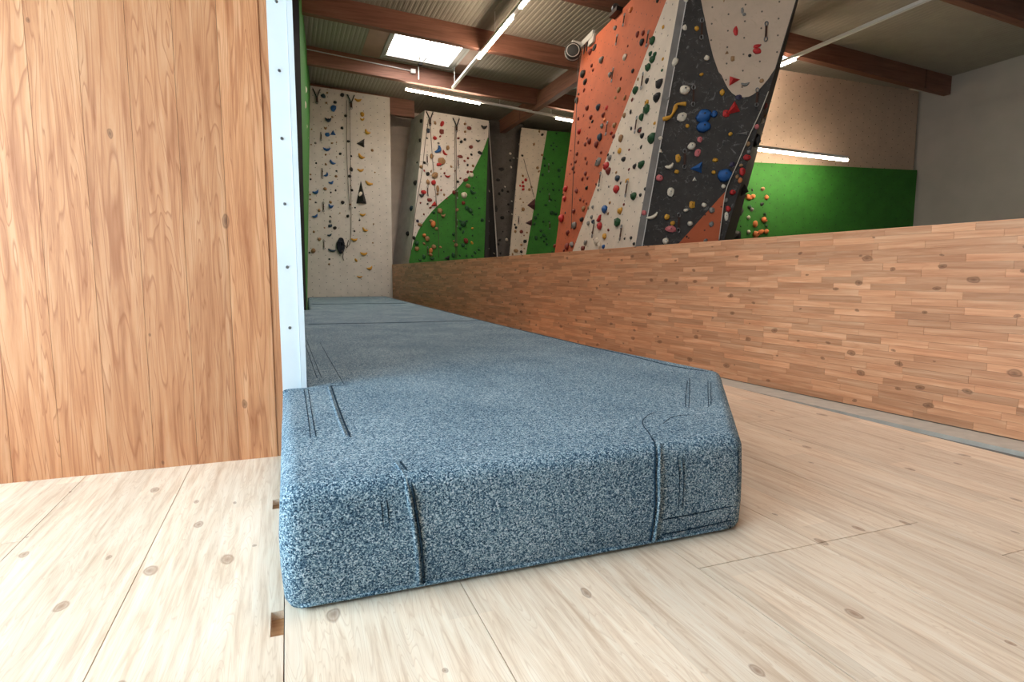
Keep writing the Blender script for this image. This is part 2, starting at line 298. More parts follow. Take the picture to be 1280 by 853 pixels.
HOLDS=[
('A',1.368,3.423,0.298,0.76,'k','T',0,1,"tall black pyramid volume carrying two pale holds on the far white panel","tall pyramid volume set on the far white panel"),
('D',1.416,3.118,0.139,0.196,'r','V',150,1,"large tilted red pyramid volume midway up the charcoal tower wall, beside a red hold","pyramid volume set on the charcoal tower wall"),
('D',0.969,2.413,0.16,0.146,'b','V',0,1,"large blue pyramid volume low on the charcoal tower wall, above an off-white triangle","pyramid volume set on the charcoal tower wall"),
('E',0.577,2.247,0.231,0.171,'k','V',0,1,"large black pyramid volume midway up the shaded overhang, below a black hold","pyramid volume set on the shaded overhang"),
('D',1.403,3.482,0.138,0.118,'r','V',180,1,"mid-sized red pyramid volume midway up the beige oval, beside a grey jug","pyramid volume set on the beige oval"),
('S',0.851,3.35,0.301,0.395,'M','V',0,1,"large maroon pyramid volume midway up the narrow white strip, beside a tan chip","pyramid volume set on the narrow white strip"),
('A',1.391,4.883,0.241,0.253,'k','V',0,1,"large black pyramid volume high on the far white panel, beside a black hold","pyramid volume set on the far white panel"),
('S',0.763,2.753,0.255,0.214,'M','V',0,1,"large maroon pyramid volume low on the narrow white strip, beside a dark green hold","pyramid volume set on the narrow white strip"),
('D',1.524,2.823,0.139,0.044,'e','V',0,1,"small grey pyramid volume midway up the charcoal tower wall, beside a yellow hold","pyramid volume set on the charcoal tower wall"),
('C',1.057,1.55,0.2,0.172,'k','V',0,1,"large black pyramid volume low on the curved green field, below a dark green chip","pyramid volume set on the curved green field"),
('D',1.041,3.061,0.207,0.165,'b','o',0,1,"large blue rounded hold midway up the charcoal tower wall, beside a blue hold","rounded hold set on the charcoal tower wall"),
('D',1.329,2.3,0.196,0.167,'b','o',0,1,"large blue rounded hold low on the charcoal tower wall, above an off-white hold","rounded hold set on the charcoal tower wall"),
('D',1.04,2.929,0.186,0.143,'b','o',0,1,"large blue rounded hold midway up the charcoal tower wall, below a blue hold","rounded hold set on the charcoal tower wall"),
('E',0.381,2.851,0.233,0.173,'k','x',0,1,"large black angular hold midway up the shaded overhang, below an off-white hold","angular hold set on the shaded overhang"),
('D',0.794,3.403,0.132,0.123,'w','o',0,1,"mid-sized off-white rounded hold midway up the charcoal tower wall, beside a grey hold","rounded hold set on the charcoal tower wall"),
('D',0.766,3.063,0.13,0.115,'w','x',0,1,"mid-sized off-white angular hold midway up the charcoal tower wall, above a yellow hold","angular hold set on the charcoal tower wall"),
('O',3.508,2.856,0.185,0.137,'G','o',0,1,"large dark green rounded hold midway up the white tower face, below a yellow hold","rounded hold set on the white tower face"),
('D',0.661,1.621,0.15,0.092,'p','x',0,1,"mid-sized pink angular hold low on the charcoal tower wall, below a yellow hold","angular hold set on the charcoal tower wall"),
('R',2.211,1.888,0.245,0.193,'k','x',0,1,"large black angular hold low on the rear green wall, below a dark green hold","angular hold set on the rear green wall"),
('R',2.238,2.403,0.217,0.213,'k','x',0,1,"large black angular hold midway up the rear green wall, beside an off-white hold","angular hold set on the rear green wall"),
('D',0.424,1.79,0.17,0.079,'w','j',25,1,"mid-sized tilted off-white crescent jug low on the charcoal tower wall, beside a pink hold","crescent jug set on the charcoal tower wall"),
('D',0.649,2.102,0.097,0.125,'w','x',0,1,"mid-sized off-white angular hold low on the charcoal tower wall, below a pink hold","angular hold set on the charcoal tower wall"),
('O',3.189,3.322,0.175,0.141,'G','x',0,1,"large dark green angular hold midway up the white tower face, below a yellow hold","angular hold set on the white tower face"),
('D',0.657,3.757,0.088,0.12,'w','d',-30,1,"mid-sized tilted off-white teardrop hold midway up the charcoal tower wall, below a grey hold","teardrop hold set on the charcoal tower wall"),
('O',2.78,1.798,0.178,0.132,'G','x',0,1,"large dark green angular hold low on the white tower face, below a yellow hold","angular hold set on the white tower face"),
('D',0.902,2.687,0.112,0.094,'w','o',0,1,"mid-sized off-white rounded hold midway up the charcoal tower wall, above a pink hold","rounded hold set on the charcoal tower wall"),
('O',3.475,3.401,0.159,0.118,'k','o',0,1,"mid-sized black rounded hold midway up the white tower face, below a black hold","rounded hold set on the white tower face"),
('D',0.63,2.438,0.117,0.086,'w','j',20,1,"mid-sized tilted off-white crescent jug low on the charcoal tower wall, beside a yellow hold","crescent jug set on the charcoal tower wall"),
('O',3.305,2.545,0.146,0.108,'G','o',0,1,"higher dark green rounded hold low on the white tower face, beside a black hold","rounded hold set on the white tower face"),
('O',3.485,3.581,0.141,0.124,'k','o',0,1,"mid-sized black rounded hold midway up the white tower face, below a dark green hold","rounded hold set on the white tower face"),
('O',2.02,2.748,0.174,0.129,'r','o',0,1,"mid-sized red rounded hold midway up the white tower face, below a grey hold","rounded hold set on the white tower face"),
('O',3.203,2.127,0.149,0.11,'G','o',0,1,"lower dark green rounded hold low on the white tower face, beside a black hold","rounded hold set on the white tower face"),
('D',1.66,3.83,0.109,0.074,'r','o',0,1,"mid-sized red rounded hold midway up the beige oval, below a red hold","rounded hold set on the beige oval"),
('D',1.316,3.08,0.086,0.098,'r','x',0,1,"mid-sized red angular hold midway up the charcoal tower wall, beside a red volume","angular hold set on the charcoal tower wall"),
('D',1.543,2.343,0.075,0.111,'r','o',0,1,"mid-sized red rounded hold low on the charcoal tower wall, below a tan hold","rounded hold set on the charcoal tower wall"),
('D',0.979,2.599,0.084,0.1,'p','x',0,1,"mid-sized pink angular hold low on the charcoal tower wall, below an off-white hold","angular hold set on the charcoal tower wall"),
('D',0.503,2.292,0.102,0.086,'p','o',0,1,"mid-sized pink rounded hold low on the charcoal tower wall, below an off-white jug","rounded hold set on the charcoal tower wall"),
('D',1.392,4.087,0.061,0.123,'r','x',0,1,"mid-sized red angular hold high on the beige oval, below a grey hold","angular hold set on the beige oval"),
('C',0.846,4.783,0.26,0.178,'b','j',60,1,"large tilted blue crescent jug high on the white-topped panel, below a grey hold","crescent jug set on the white-topped panel"),
('C',0.935,4.459,0.235,0.199,'n','x',0,1,"large tan angular hold midway up the white-topped panel, above a red hold","angular hold set on the white-topped panel"),
('O',1.642,2.885,0.19,0.141,'e','x',0,1,"large grey angular hold midway up the orange tower face, below a dark red hold","angular hold set on the orange tower face"),
('O',2.218,2.046,0.174,0.129,'b','d',0,1,"mid-sized blue teardrop hold low on the white tower face, beside a tan chip","teardrop hold set on the white tower face"),
('O',3.038,3.942,0.144,0.107,'G','o',0,1,"mid-sized dark green rounded hold midway up the white tower face, beside a dark green hold","rounded hold set on the white tower face"),
('D',1.17,3.082,0.076,0.099,'b','o',0,1,"mid-sized blue rounded hold midway up the charcoal tower wall, beside a blue hold","rounded hold set on the charcoal tower wall"),
('D',1.595,2.518,0.096,0.077,'r','o',0,1,"mid-sized red rounded hold low on the charcoal tower wall, below a grey hold","rounded hold set on the charcoal tower wall"),
('O',2.564,2.314,0.174,0.129,'r','d',0,1,"mid-sized red teardrop hold low on the white tower face, beside a black chip","teardrop hold set on the white tower face"),
('O',2.113,1.797,0.162,0.12,'r','o',0,1,"mid-sized red rounded hold low on the white tower face, below a red jug","rounded hold set on the white tower face"),
('O',3.056,4.3,0.12,0.117,'G','o',0,1,"mid-sized dark green rounded hold high on the white tower face, above a dark green hold","rounded hold set on the white tower face"),
('D',0.93,1.934,0.076,0.099,'y','x',0,1,"mid-sized yellow angular hold low on the charcoal tower wall, beside an off-white hold","angular hold set on the charcoal tower wall"),
('D',0.732,2.539,0.067,0.108,'y','x',0,1,"small yellow angular hold low on the charcoal tower wall, above an off-white jug","angular hold set on the charcoal tower wall"),
('D',0.604,1.463,0.086,0.087,'w','o',0,1,"mid-sized off-white rounded hold low on the charcoal tower wall, below a pink hold","rounded hold set on the charcoal tower wall"),
('D',1.535,3.431,0.106,0.06,'e','j',0,1,"small grey crescent jug midway up the beige oval, beside a red volume","crescent jug set on the beige oval"),
('A',0.645,5.8,0.163,0.199,'b','x',-40,1,"large tilted blue angular hold high on the far white panel, below a black hold","angular hold set on the far white panel"),
('O',3.149,4.011,0.122,0.105,'G','o',0,1,"mid-sized dark green rounded hold midway up the white tower face, below a dark green hold","rounded hold set on the white tower face"),
('O',2.73,3.719,0.127,0.123,'G','d',0,1,"mid-sized dark green teardrop hold midway up the white tower face, above a dark red hold","teardrop hold set on the white tower face"),
('C',0.72,4.028,0.208,0.18,'n','x',0,1,"large tan angular hold midway up the white-topped panel, beside a tan chip","angular hold set on the white-topped panel"),
('C',1.631,3.477,0.202,0.191,'w','o',0,1,"large off-white rounded hold midway up the curved green field, above a dark red hold","rounded hold set on the curved green field"),
('C',1.597,2.605,0.203,0.193,'G','o',0,1,"large dark green rounded hold low on the curved green field, beside a dark green hold","rounded hold set on the curved green field"),
('R',2.495,2.703,0.181,0.128,'o','o',0,1,"large orange rounded hold midway up the rear green wall, beside an orange hold","rounded hold set on the rear green wall"),
('R',2.734,1.912,0.157,0.152,'o','o',0,1,"large orange rounded hold low on the rear green wall, beside an orange hold","rounded hold set on the rear green wall"),
('A',1.392,4.496,0.218,0.145,'y','j',-35,1,"large tilted yellow crescent jug high on the far white panel, beside a black chip","crescent jug set on the far white panel"),
('O',3.163,3.418,0.105,0.078,'y','x',0,1,"mid-sized yellow angular hold midway up the white tower face, above a dark green hold","angular hold set on the white tower face"),
('C',0.69,3.178,0.209,0.168,'r','t',0,1,"large red triangular hold midway up the white-topped panel, beside a dark red hold","triangular hold set on the white-topped panel"),
('A',1.597,3.734,0.233,0.135,'y','j',-25,1,"large tilted yellow crescent jug midway up the far white panel, below a tan chip","crescent jug set on the far white panel"),
('D',1.183,1.86,0.078,0.078,'e','o',0,1,"small grey rounded hold low on the orange triangle, beside an off-white hold","rounded hold set on the orange triangle"),
('A',0.495,5.457,0.185,0.152,'t','j',0,1,"large dark teal crescent jug high on the far white panel, beside a tan hold","crescent jug set on the far white panel"),
('D',1.459,3.273,0.085,0.065,'P','x',0,1,"small purple angular hold midway up the charcoal tower wall, above a red volume","angular hold set on the charcoal tower wall"),
('O',2.048,1.913,0.14,0.104,'r','j',40,1,"mid-sized tilted red crescent jug low on the white tower face, above a red hold","crescent jug set on the white tower face"),
('D',1.434,2.083,0.074,0.077,'r','o',0,1,"higher red rounded hold low on the charcoal tower wall, beside a red hold","rounded hold set on the charcoal tower wall"),
('D',1.367,1.776,0.05,0.116,'w','x',0,1,"small off-white angular hold low on the charcoal tower wall, below a red hold","angular hold set on the charcoal tower wall"),
('R',2.954,2.235,0.169,0.131,'o','o',0,1,"mid-sized orange rounded hold midway up the rear green wall, below a dark green hold","rounded hold set on the rear green wall"),
('D',0.998,2.766,0.072,0.078,'p','x',0,1,"small pink angular hold midway up the charcoal tower wall, beside an off-white hold","angular hold set on the charcoal tower wall"),
('O',3.075,3.244,0.107,0.119,'G','d',0,1,"mid-sized dark green teardrop hold midway up the white tower face, beside a dark green hold","teardrop hold set on the white tower face"),
('D',1.386,1.872,0.062,0.09,'r','o',0,0,"small red rounded hold low on the charcoal tower wall, above an off-white hold","rounded hold set on the charcoal tower wall"),
('O',0.2,4.764,0.159,0.149,'k','o',0,0,"large black rounded hold high on the orange tower face, above a black hold","rounded hold set on the orange tower face"),
('D',1.258,3.344,0.064,0.082,'y','o',0,0,"small yellow rounded hold midway up the charcoal tower wall, beside a red volume","rounded hold set on the charcoal tower wall"),
('A',1.589,5.205,0.182,0.156,'y','j',-35,0,"large tilted yellow crescent jug high on the far white panel, above a black volume","crescent jug set on the far white panel"),
('O',1.547,3.31,0.16,0.127,'t','o',0,0,"mid-sized dark teal rounded hold midway up the orange tower face, below a grey hold","rounded hold set on the orange tower face"),
('D',1.054,3.783,0.069,0.075,'w','o',0,0,"small off-white rounded hold midway up the charcoal tower wall, above a yellow hold","rounded hold set on the charcoal tower wall"),
('O',2.536,2.481,0.129,0.095,'t','o',0,0,"mid-sized dark teal rounded hold low on the white tower face, below a tan hold","rounded hold set on the white tower face"),
('C',0.646,2.566,0.154,0.203,'o','o',0,0,"large orange rounded hold low on the curved green field, below a tan hold","rounded hold set on the curved green field"),
('A',0.433,4.631,0.209,0.123,'b','j',0,0,"large blue crescent jug high on the far white panel, above a tan chip","crescent jug set on the far white panel"),
('O',2.123,4.398,0.123,0.091,'w','o',0,0,"mid-sized off-white rounded hold high on the orange tower face, below a dark red chip","rounded hold set on the orange tower face"),
('A',0.617,5.113,0.163,0.153,'b','t',0,0,"large blue triangular hold high on the far white panel, beside a blue hold","triangular hold set on the far white panel"),
('D',0.613,1.781,0.07,0.079,'y','o',0,0,"lower yellow rounded hold low on the charcoal tower wall, above a yellow hold","rounded hold set on the charcoal tower wall"),
('O',0.62,5.088,0.142,0.105,'k','x',0,0,"mid-sized black angular hold high on the orange tower face, beside a dark red hold","angular hold set on the orange tower face"),
('E',0.254,3.267,0.098,0.073,'R','o',0,0,"small dark red rounded hold high on the shaded overhang, beside an off-white hold","rounded hold set on the shaded overhang"),
('O',2.694,4.41,0.111,0.098,'k','o',0,0,"mid-sized black rounded hold high on the orange tower face, below a dark red hold","rounded hold set on the orange tower face"),
('A',0.089,3.405,0.185,0.131,'b','j',20,0,"large tilted blue crescent jug midway up the far white panel, beside a tan chip","crescent jug set on the far white panel"),
('C',1.907,3.579,0.204,0.151,'G','j',-30,0,"tilted dark green crescent jug midway up the curved green field, below a dark green chip","crescent jug set on the curved green field"),
('O',1.08,4.713,0.148,0.113,'e','o',0,0,"higher grey rounded hold high on the orange tower face, beside a dark red hold","rounded hold set on the orange tower face"),
('O',0.144,2.101,0.205,0.157,'r','o',0,0,"large red rounded hold low on the orange tower face, beside a black chip","rounded hold set on the orange tower face"),
('R',2.701,2.139,0.123,0.152,'o','o',0,0,"mid-sized orange rounded hold midway up the rear green wall, beside an off-white hold","rounded hold set on the rear green wall"),
('O',2.354,3.71,0.087,0.064,'n','j',45,0,"small tilted tan crescent jug midway up the orange tower face, above a tan hold","crescent jug set on the orange tower face"),
('O',2.148,2.651,0.137,0.12,'R','d',0,0,"mid-sized dark red teardrop hold low on the white tower face, beside a red hold","teardrop hold set on the white tower face"),
('D',1.413,2.436,0.071,0.066,'P','x',0,0,"small purple angular hold low on the charcoal tower wall, beside a tan hold","angular hold set on the charcoal tower wall"),
('A',1.352,6.093,0.203,0.118,'y','j',0,0,"large yellow crescent jug high on the far white panel, above a yellow hold","crescent jug set on the far white panel"),
('D',0.765,4.177,0.061,0.075,'w','x',0,0,"small off-white angular hold high on the charcoal tower wall, beside a yellow hold","angular hold set on the charcoal tower wall"),
('D',0.312,1.842,0.066,0.079,'p','o',0,0,"small pink rounded hold low on the charcoal tower wall, beside an off-white jug","rounded hold set on the charcoal tower wall"),
('R',2.871,1.97,0.169,0.109,'o','o',0,0,"mid-sized orange rounded hold low on the rear green wall, beside an orange hold","rounded hold set on the rear green wall"),
('A',0.481,1.742,0.238,0.103,'t','j',-10,0,"large dark teal crescent jug low on the far white panel, above a black chip","crescent jug set on the far white panel"),
('O',1.257,3.87,0.14,0.104,'t','o',0,0,"mid-sized dark teal rounded hold midway up the orange tower face, beside a black hold","rounded hold set on the orange tower face"),
('C',2.294,5.566,0.202,0.141,'k','j',0,0,"large black crescent jug high on the white-topped panel, above a black jug","crescent jug set on the white-topped panel"),
('A',1.396,1.656,0.213,0.12,'y','j',-5,0,"large yellow crescent jug low on the far white panel, beside a yellow jug","crescent jug set on the far white panel"),
('D',1.657,3.888,0.089,0.048,'r','o',0,0,"small red rounded hold midway up the beige oval, above a red hold","rounded hold set on the beige oval"),
('D',1.183,1.676,0.066,0.073,'e','o',0,0,"higher grey rounded hold low on the orange triangle, below a grey hold","rounded hold set on the orange triangle"),
('D',0.912,1.687,0.074,0.065,'w','o',0,0,"small off-white rounded hold low on the charcoal tower wall, above a black hold","rounded hold set on the charcoal tower wall"),
('O',0.917,1.906,0.182,0.138,'e','o',0,0,"large grey rounded hold low on the orange tower face, below a dark red hold","rounded hold set on the orange tower face"),
('A',0.573,4.272,0.188,0.119,'b','j',-35,0,"mid-sized tilted blue crescent jug midway up the far white panel, beside a tan hold","crescent jug set on the far white panel"),
('C',0.863,2.979,0.155,0.169,'n','o',0,0,"large tan rounded hold midway up the curved green field, above a tan jug","rounded hold set on the curved green field"),
('D',1.429,2.08,0.065,0.067,'r','o',0,0,"lower red rounded hold low on the charcoal tower wall, beside a red hold","rounded hold set on the charcoal tower wall"),
('D',1.697,2.898,0.063,0.065,'p','o',0,0,"small pink rounded hold midway up the charcoal tower wall, beside a grey volume","rounded hold set on the charcoal tower wall"),
('A',0.491,3.019,0.151,0.145,'b','j',-15,0,"lower tilted blue crescent jug midway up the far white panel, below a tan hold","crescent jug set on the far white panel"),
('D',1.202,2.499,0.072,0.06,'y','o',0,0,"higher yellow rounded hold low on the charcoal tower wall, above a yellow hold","rounded hold set on the charcoal tower wall"),
('D',1.521,2.233,0.054,0.078,'o','o',0,0,"small orange rounded hold low on the charcoal tower wall, below a tan hold","rounded hold set on the charcoal tower wall"),
('O',2.813,1.963,0.129,0.096,'y','o',0,0,"higher yellow rounded hold low on the white tower face, beside a dark red hold","rounded hold set on the white tower face"),
('C',0.455,2.122,0.153,0.162,'n','o',0,0,"large tan rounded hold low on the curved green field, below an orange hold","rounded hold set on the curved green field"),
('O',2.449,2.901,0.125,0.093,'y','x',0,0,"mid-sized yellow angular hold midway up the white tower face, below a tan hold","angular hold set on the white tower face"),
('C',0.947,5.322,0.145,0.163,'R','x',0,0,"large dark red angular hold high on the white-topped panel, above a dark red chip","angular hold set on the white-topped panel"),
('O',0.381,4.565,0.138,0.102,'k','o',0,0,"mid-sized black rounded hold high on the orange tower face, above a dark red hold","rounded hold set on the orange tower face"),
('A',1.13,2.068,0.195,0.114,'y','j',0,0,"mid-sized yellow crescent jug low on the far white panel, below a black chip","crescent jug set on the far white panel"),
('D',0.918,4.155,0.06,0.064,'y','o',0,0,"small yellow rounded hold high on the charcoal tower wall, beside an off-white hold","rounded hold set on the charcoal tower wall"),
('A',1.369,4.099,0.194,0.109,'y','j',0,0,"mid-sized yellow crescent jug midway up the far white panel, beside a black hold","crescent jug set on the far white panel"),
('D',1.371,3.754,0.053,0.071,'n','x',0,0,"small tan angular hold midway up the beige oval, below a tan triangle","angular hold set on the beige oval"),
('C',1.676,2.089,0.139,0.18,'R','o',0,0,"large dark red rounded hold low on the curved green field, above a dark green hold","rounded hold set on the curved green field"),
('R',3.025,1.985,0.142,0.11,'o','o',0,0,"mid-sized orange rounded hold low on the rear green wall, below a dark green hold","rounded hold set on the rear green wall"),
('C',0.957,5.55,0.119,0.187,'r','x',-25,0,"mid-sized tilted red angular hold high on the white-topped panel, beside a tan hold","angular hold set on the white-topped panel"),
('C',1.03,4.704,0.199,0.114,'r','j',-50,0,"large tilted red crescent jug high on the white-topped panel, below a tan hold","crescent jug set on the white-topped panel"),
('O',2.902,2.386,0.094,0.069,'y','x',0,0,"small yellow angular hold low on the white tower face, below a dark red hold","angular hold set on the white tower face"),
('O',2.443,3.093,0.099,0.116,'n','o',0,0,"mid-sized tan rounded hold midway up the white tower face, above a yellow hold","rounded hold set on the white tower face"),
('O',2.08,1.554,0.129,0.123,'w','x',-25,0,"higher tilted off-white angular hold low on the white tower face, beside an off-white hold","angular hold set on the white tower face"),
('O',0.412,5.086,0.14,0.107,'R','o',0,0,"mid-sized dark red rounded hold high on the orange tower face, beside a black hold","rounded hold set on the orange tower face"),
('C',0.675,3.809,0.146,0.153,'r','o',0,0,"mid-sized red rounded hold midway up the white-topped panel, beside a tan hold","rounded hold set on the white-topped panel"),
('A',0.049,2.717,0.177,0.108,'b','j',25,0,"mid-sized tilted blue crescent jug low on the far white panel, below a tan hold","crescent jug set on the far white panel"),
('A',1.445,2.363,0.183,0.114,'y','j',-30,0,"mid-sized tilted yellow crescent jug low on the far white panel, beside a black chip","crescent jug set on the far white panel"),
('D',0.687,1.696,0.062,0.066,'y','o',0,0,"small yellow rounded hold low on the charcoal tower wall, above a pink hold","rounded hold set on the charcoal tower wall"),
('A',-0.041,1.727,0.131,0.146,'n','o',0,0,"mid-sized tan rounded hold low on the far white panel, beside a black chip","rounded hold set on the far white panel"),
('A',0.378,6.111,0.137,0.128,'t','x',0,0,"mid-sized dark teal angular hold high on the far white panel, beside a tan chip","angular hold set on the far white panel"),
('D',0.72,2.367,0.063,0.061,'y','o',0,0,"small yellow rounded hold low on the charcoal tower wall, beside an off-white jug","rounded hold set on the charcoal tower wall"),
('D',1.082,1.928,0.063,0.06,'w','o',0,0,"small off-white rounded hold low on the charcoal tower wall, beside a grey hold","rounded hold set on the charcoal tower wall"),
('O',2.078,5.125,0.105,0.078,'o','o',0,0,"mid-sized orange rounded hold high on the orange tower face, beside a grey hold","rounded hold set on the orange tower face"),
('O',3.184,2.961,0.096,0.071,'k','o',0,0,"small black rounded hold midway up the white tower face, above a black hold","rounded hold set on the white tower face"),
('D',1.599,2.688,0.053,0.066,'n','o',0,0,"small tan rounded hold midway up the charcoal tower wall, above a grey hold","rounded hold set on the charcoal tower wall"),
('E',0.636,3.238,0.074,0.055,'n','o',0,0,"small tan rounded hold high on the shaded overhang, beside an off-white hold","rounded hold set on the shaded overhang"),
('E',0.465,3.13,0.087,0.065,'w','o',0,0,"small off-white rounded hold high on the shaded overhang, beside a tan hold","rounded hold set on the shaded overhang"),
('C',1.83,3.016,0.131,0.172,'G','o',0,0,"large dark green rounded hold midway up the curved green field, beside a dark green hold","rounded hold set on the curved green field"),
('C',0.131,1.818,0.151,0.135,'n','o',0,0,"mid-sized tan rounded hold low on the curved green field, below a dark green hold","rounded hold set on the curved green field"),
('C',1.868,4.102,0.145,0.15,'w','o',0,0,"mid-sized off-white rounded hold midway up the curved green field, below a dark red hold","rounded hold set on the curved green field"),
('C',1.763,3.769,0.159,0.136,'n','o',0,0,"higher tan rounded hold midway up the curved green field, below a dark red hold","rounded hold set on the curved green field"),
('C',0.654,1.884,0.14,0.15,'n','o',0,0,"lower tan rounded hold low on the curved green field, above an orange hold","rounded hold set on the curved green field"),
('O',2.367,1.619,0.118,0.088,'y','o',0,0,"lower yellow rounded hold low on the white tower face, beside a dark red hold","rounded hold set on the white tower face"),
('A',0.458,5.043,0.144,0.118,'b','x',0,0,"mid-sized blue angular hold high on the far white panel, beside a blue triangle","angular hold set on the far white panel"),
('O',1.434,3.213,0.12,0.114,'R','o',0,0,"mid-sized dark red rounded hold midway up the orange tower face, beside a dark teal hold","rounded hold set on the orange tower face"),
('A',1.564,1.229,0.175,0.111,'y','j',20,0,"mid-sized tilted yellow crescent jug low on the far white panel, beside a yellow jug","crescent jug set on the far white panel"),
('C',0.367,3.51,0.165,0.12,'r','x',0,0,"mid-sized red angular hold midway up the white-topped panel, above a black jug","angular hold set on the white-topped panel"),
('O',3.067,3.068,0.1,0.074,'k','o',0,0,"mid-sized black rounded hold midway up the white tower face, beside a dark red hold","rounded hold set on the white tower face"),
('O',2.104,2.861,0.116,0.086,'e','o',0,0,"mid-sized grey rounded hold midway up the white tower face, beside a black hold","rounded hold set on the white tower face"),
('C',0.557,1.767,0.119,0.17,'o','o',0,0,"lower orange rounded hold low on the curved green field, above a tan hold","rounded hold set on the curved green field"),
('O',0.121,2.665,0.154,0.114,'r','o',0,0,"mid-sized red rounded hold low on the orange tower face, beside a black chip","rounded hold set on the orange tower face"),
('C',0.801,3.632,0.098,0.201,'n','x',0,0,"mid-sized tan angular hold midway up the white-topped panel, beside a dark red chip","angular hold set on the white-topped panel"),
('C',0.131,1.983,0.138,0.141,'G','o',0,0,"mid-sized dark green rounded hold low on the curved green field, above a tan hold","rounded hold set on the curved green field"),
('C',0.959,2.83,0.148,0.136,'n','j',0,0,"mid-sized tan crescent jug low on the curved green field, below a tan hold","crescent jug set on the curved green field"),
('O',3.068,3.068,0.097,0.072,'R','o',0,0,"small dark red rounded hold midway up the white tower face, beside a black hold","rounded hold set on the white tower face"),
('O',1.253,1.98,0.12,0.089,'k','o',0,0,"mid-sized black rounded hold low on the orange tower face, below a tan hold","rounded hold set on the orange tower face"),
('C',0.306,3.408,0.158,0.12,'k','j',0,0,"mid-sized black crescent jug midway up the white-topped panel, below a red hold","crescent jug set on the white-topped panel"),
('A',0.398,3.911,0.152,0.107,'b','j',45,0,"mid-sized tilted blue crescent jug midway up the far white panel, above a blue jug","crescent jug set on the far white panel"),
('A',0.527,3.695,0.153,0.108,'b','j',20,0,"higher tilted blue crescent jug midway up the far white panel, below a tan hold","crescent jug set on the far white panel"),
('O',2.218,1.492,0.105,0.122,'w','x',-30,0,"lower tilted off-white angular hold low on the white tower face, beside an off-white hold","angular hold set on the white tower face"),
('D',0.505,2.643,0.061,0.056,'w','t',0,0,"small off-white triangular hold low on the charcoal tower wall, below an off-white hold","triangular hold set on the charcoal tower wall"),
('D',0.949,2.267,0.055,0.061,'w','t',0,0,"small off-white triangular hold low on the charcoal tower wall, below a blue volume","triangular hold set on the charcoal tower wall"),
('O',3.084,2.56,0.091,0.068,'k','o',0,0,"small black rounded hold low on the white tower face, beside a dark red hold","rounded hold set on the white tower face"),
('A',1.395,2.808,0.177,0.099,'y','j',0,0,"mid-sized yellow crescent jug low on the far white panel, above a black chip","crescent jug set on the far white panel"),
('O',2.068,3.918,0.107,0.079,'n','o',0,0,"mid-sized tan rounded hold midway up the orange tower face, beside a tan hold","rounded hold set on the orange tower face"),
('C',0.596,1.528,0.155,0.123,'G','j',0,0,"mid-sized dark green crescent jug low on the curved green field, below a tan hold","crescent jug set on the curved green field"),
('R',2.618,2.73,0.11,0.107,'o','o',0,0,"mid-sized orange rounded hold high on the rear green wall, beside an orange hold","rounded hold set on the rear green wall"),
('R',2.989,2.725,0.113,0.108,'o','o',0,0,"mid-sized orange rounded hold high on the rear green wall, above a black hold","rounded hold set on the rear green wall"),
('G',0.702,4.466,0.205,0.108,'k','x',0,0,"mid-sized black angular hold high on the narrow charcoal panel, beside an off-white chip","angular hold set on the narrow charcoal panel"),
('D',1.731,3.462,0.054,0.053,'n','o',0,0,"small tan rounded hold midway up the beige oval, beside a grey jug","rounded hold set on the beige oval"),
('C',0.855,4.356,0.172,0.105,'r','o',0,0,"mid-sized red rounded hold midway up the white-topped panel, below a tan hold","rounded hold set on the white-topped panel"),
('C',0.63,4.582,0.108,0.163,'n','o',0,0,"mid-sized tan rounded hold high on the white-topped panel, beside a blue jug","rounded hold set on the white-topped panel"),
('O',1.547,3.667,0.106,0.079,'R','o',0,0,"mid-sized dark red rounded hold midway up the orange tower face, beside a red hold","rounded hold set on the orange tower face"),
('C',1.804,5.494,0.161,0.115,'R','x',0,0,"mid-sized dark red angular hold high on the white-topped panel, beside a tan hold","angular hold set on the white-topped panel"),
('O',3.068,3.745,0.087,0.076,'k','o',0,0,"small black rounded hold midway up the white tower face, below a dark green hold","rounded hold set on the white tower face"),
('O',2.66,2.74,0.109,0.081,'k','o',0,0,"mid-sized black rounded hold midway up the white tower face, beside a dark red chip","rounded hold set on the white tower face"),
('O',1.506,1.473,0.126,0.093,'R','o',0,0,"mid-sized dark red rounded hold low on the white tower face, below a grey hold","rounded hold set on the white tower face"),
('A',0.911,6.192,0.129,0.117,'k','o',0,0,"mid-sized black rounded hold high on the far white panel, above a black hold","rounded hold set on the far white panel"),
('A',1.461,5.704,0.12,0.131,'y','o',0,0,"mid-sized yellow rounded hold high on the far white panel, above a yellow jug","rounded hold set on the far white panel"),
('C',1.512,4.631,0.182,0.101,'R','x',0,0,"mid-sized dark red angular hold high on the white-topped panel, beside a dark red hold","angular hold set on the white-topped panel"),
('O',0.933,1.564,0.145,0.107,'e','o',0,0,"mid-sized grey rounded hold low on the orange tower face, beside a dark red hold","rounded hold set on the orange tower face"),
('D',1.317,2.163,0.054,0.056,'w','o',0,0,"small off-white rounded hold low on the charcoal tower wall, below a blue hold","rounded hold set on the charcoal tower wall"),
('O',1.561,3.484,0.102,0.076,'e','o',0,0,"mid-sized grey rounded hold midway up the orange tower face, below an orange hold","rounded hold set on the orange tower face"),
('C',1.693,3.942,0.18,0.102,'R','o',0,0,"higher dark red rounded hold midway up the curved green field, beside a dark red chip","rounded hold set on the curved green field"),
('C',0.502,3.816,0.117,0.146,'n','o',0,0,"mid-sized tan rounded hold midway up the white-topped panel, beside a red hold","rounded hold set on the white-topped panel"),
('C',0.533,5.317,0.112,0.147,'t','x',0,0,"mid-sized dark teal angular hold high on the white-topped panel, above a grey hold","angular hold set on the white-topped panel"),
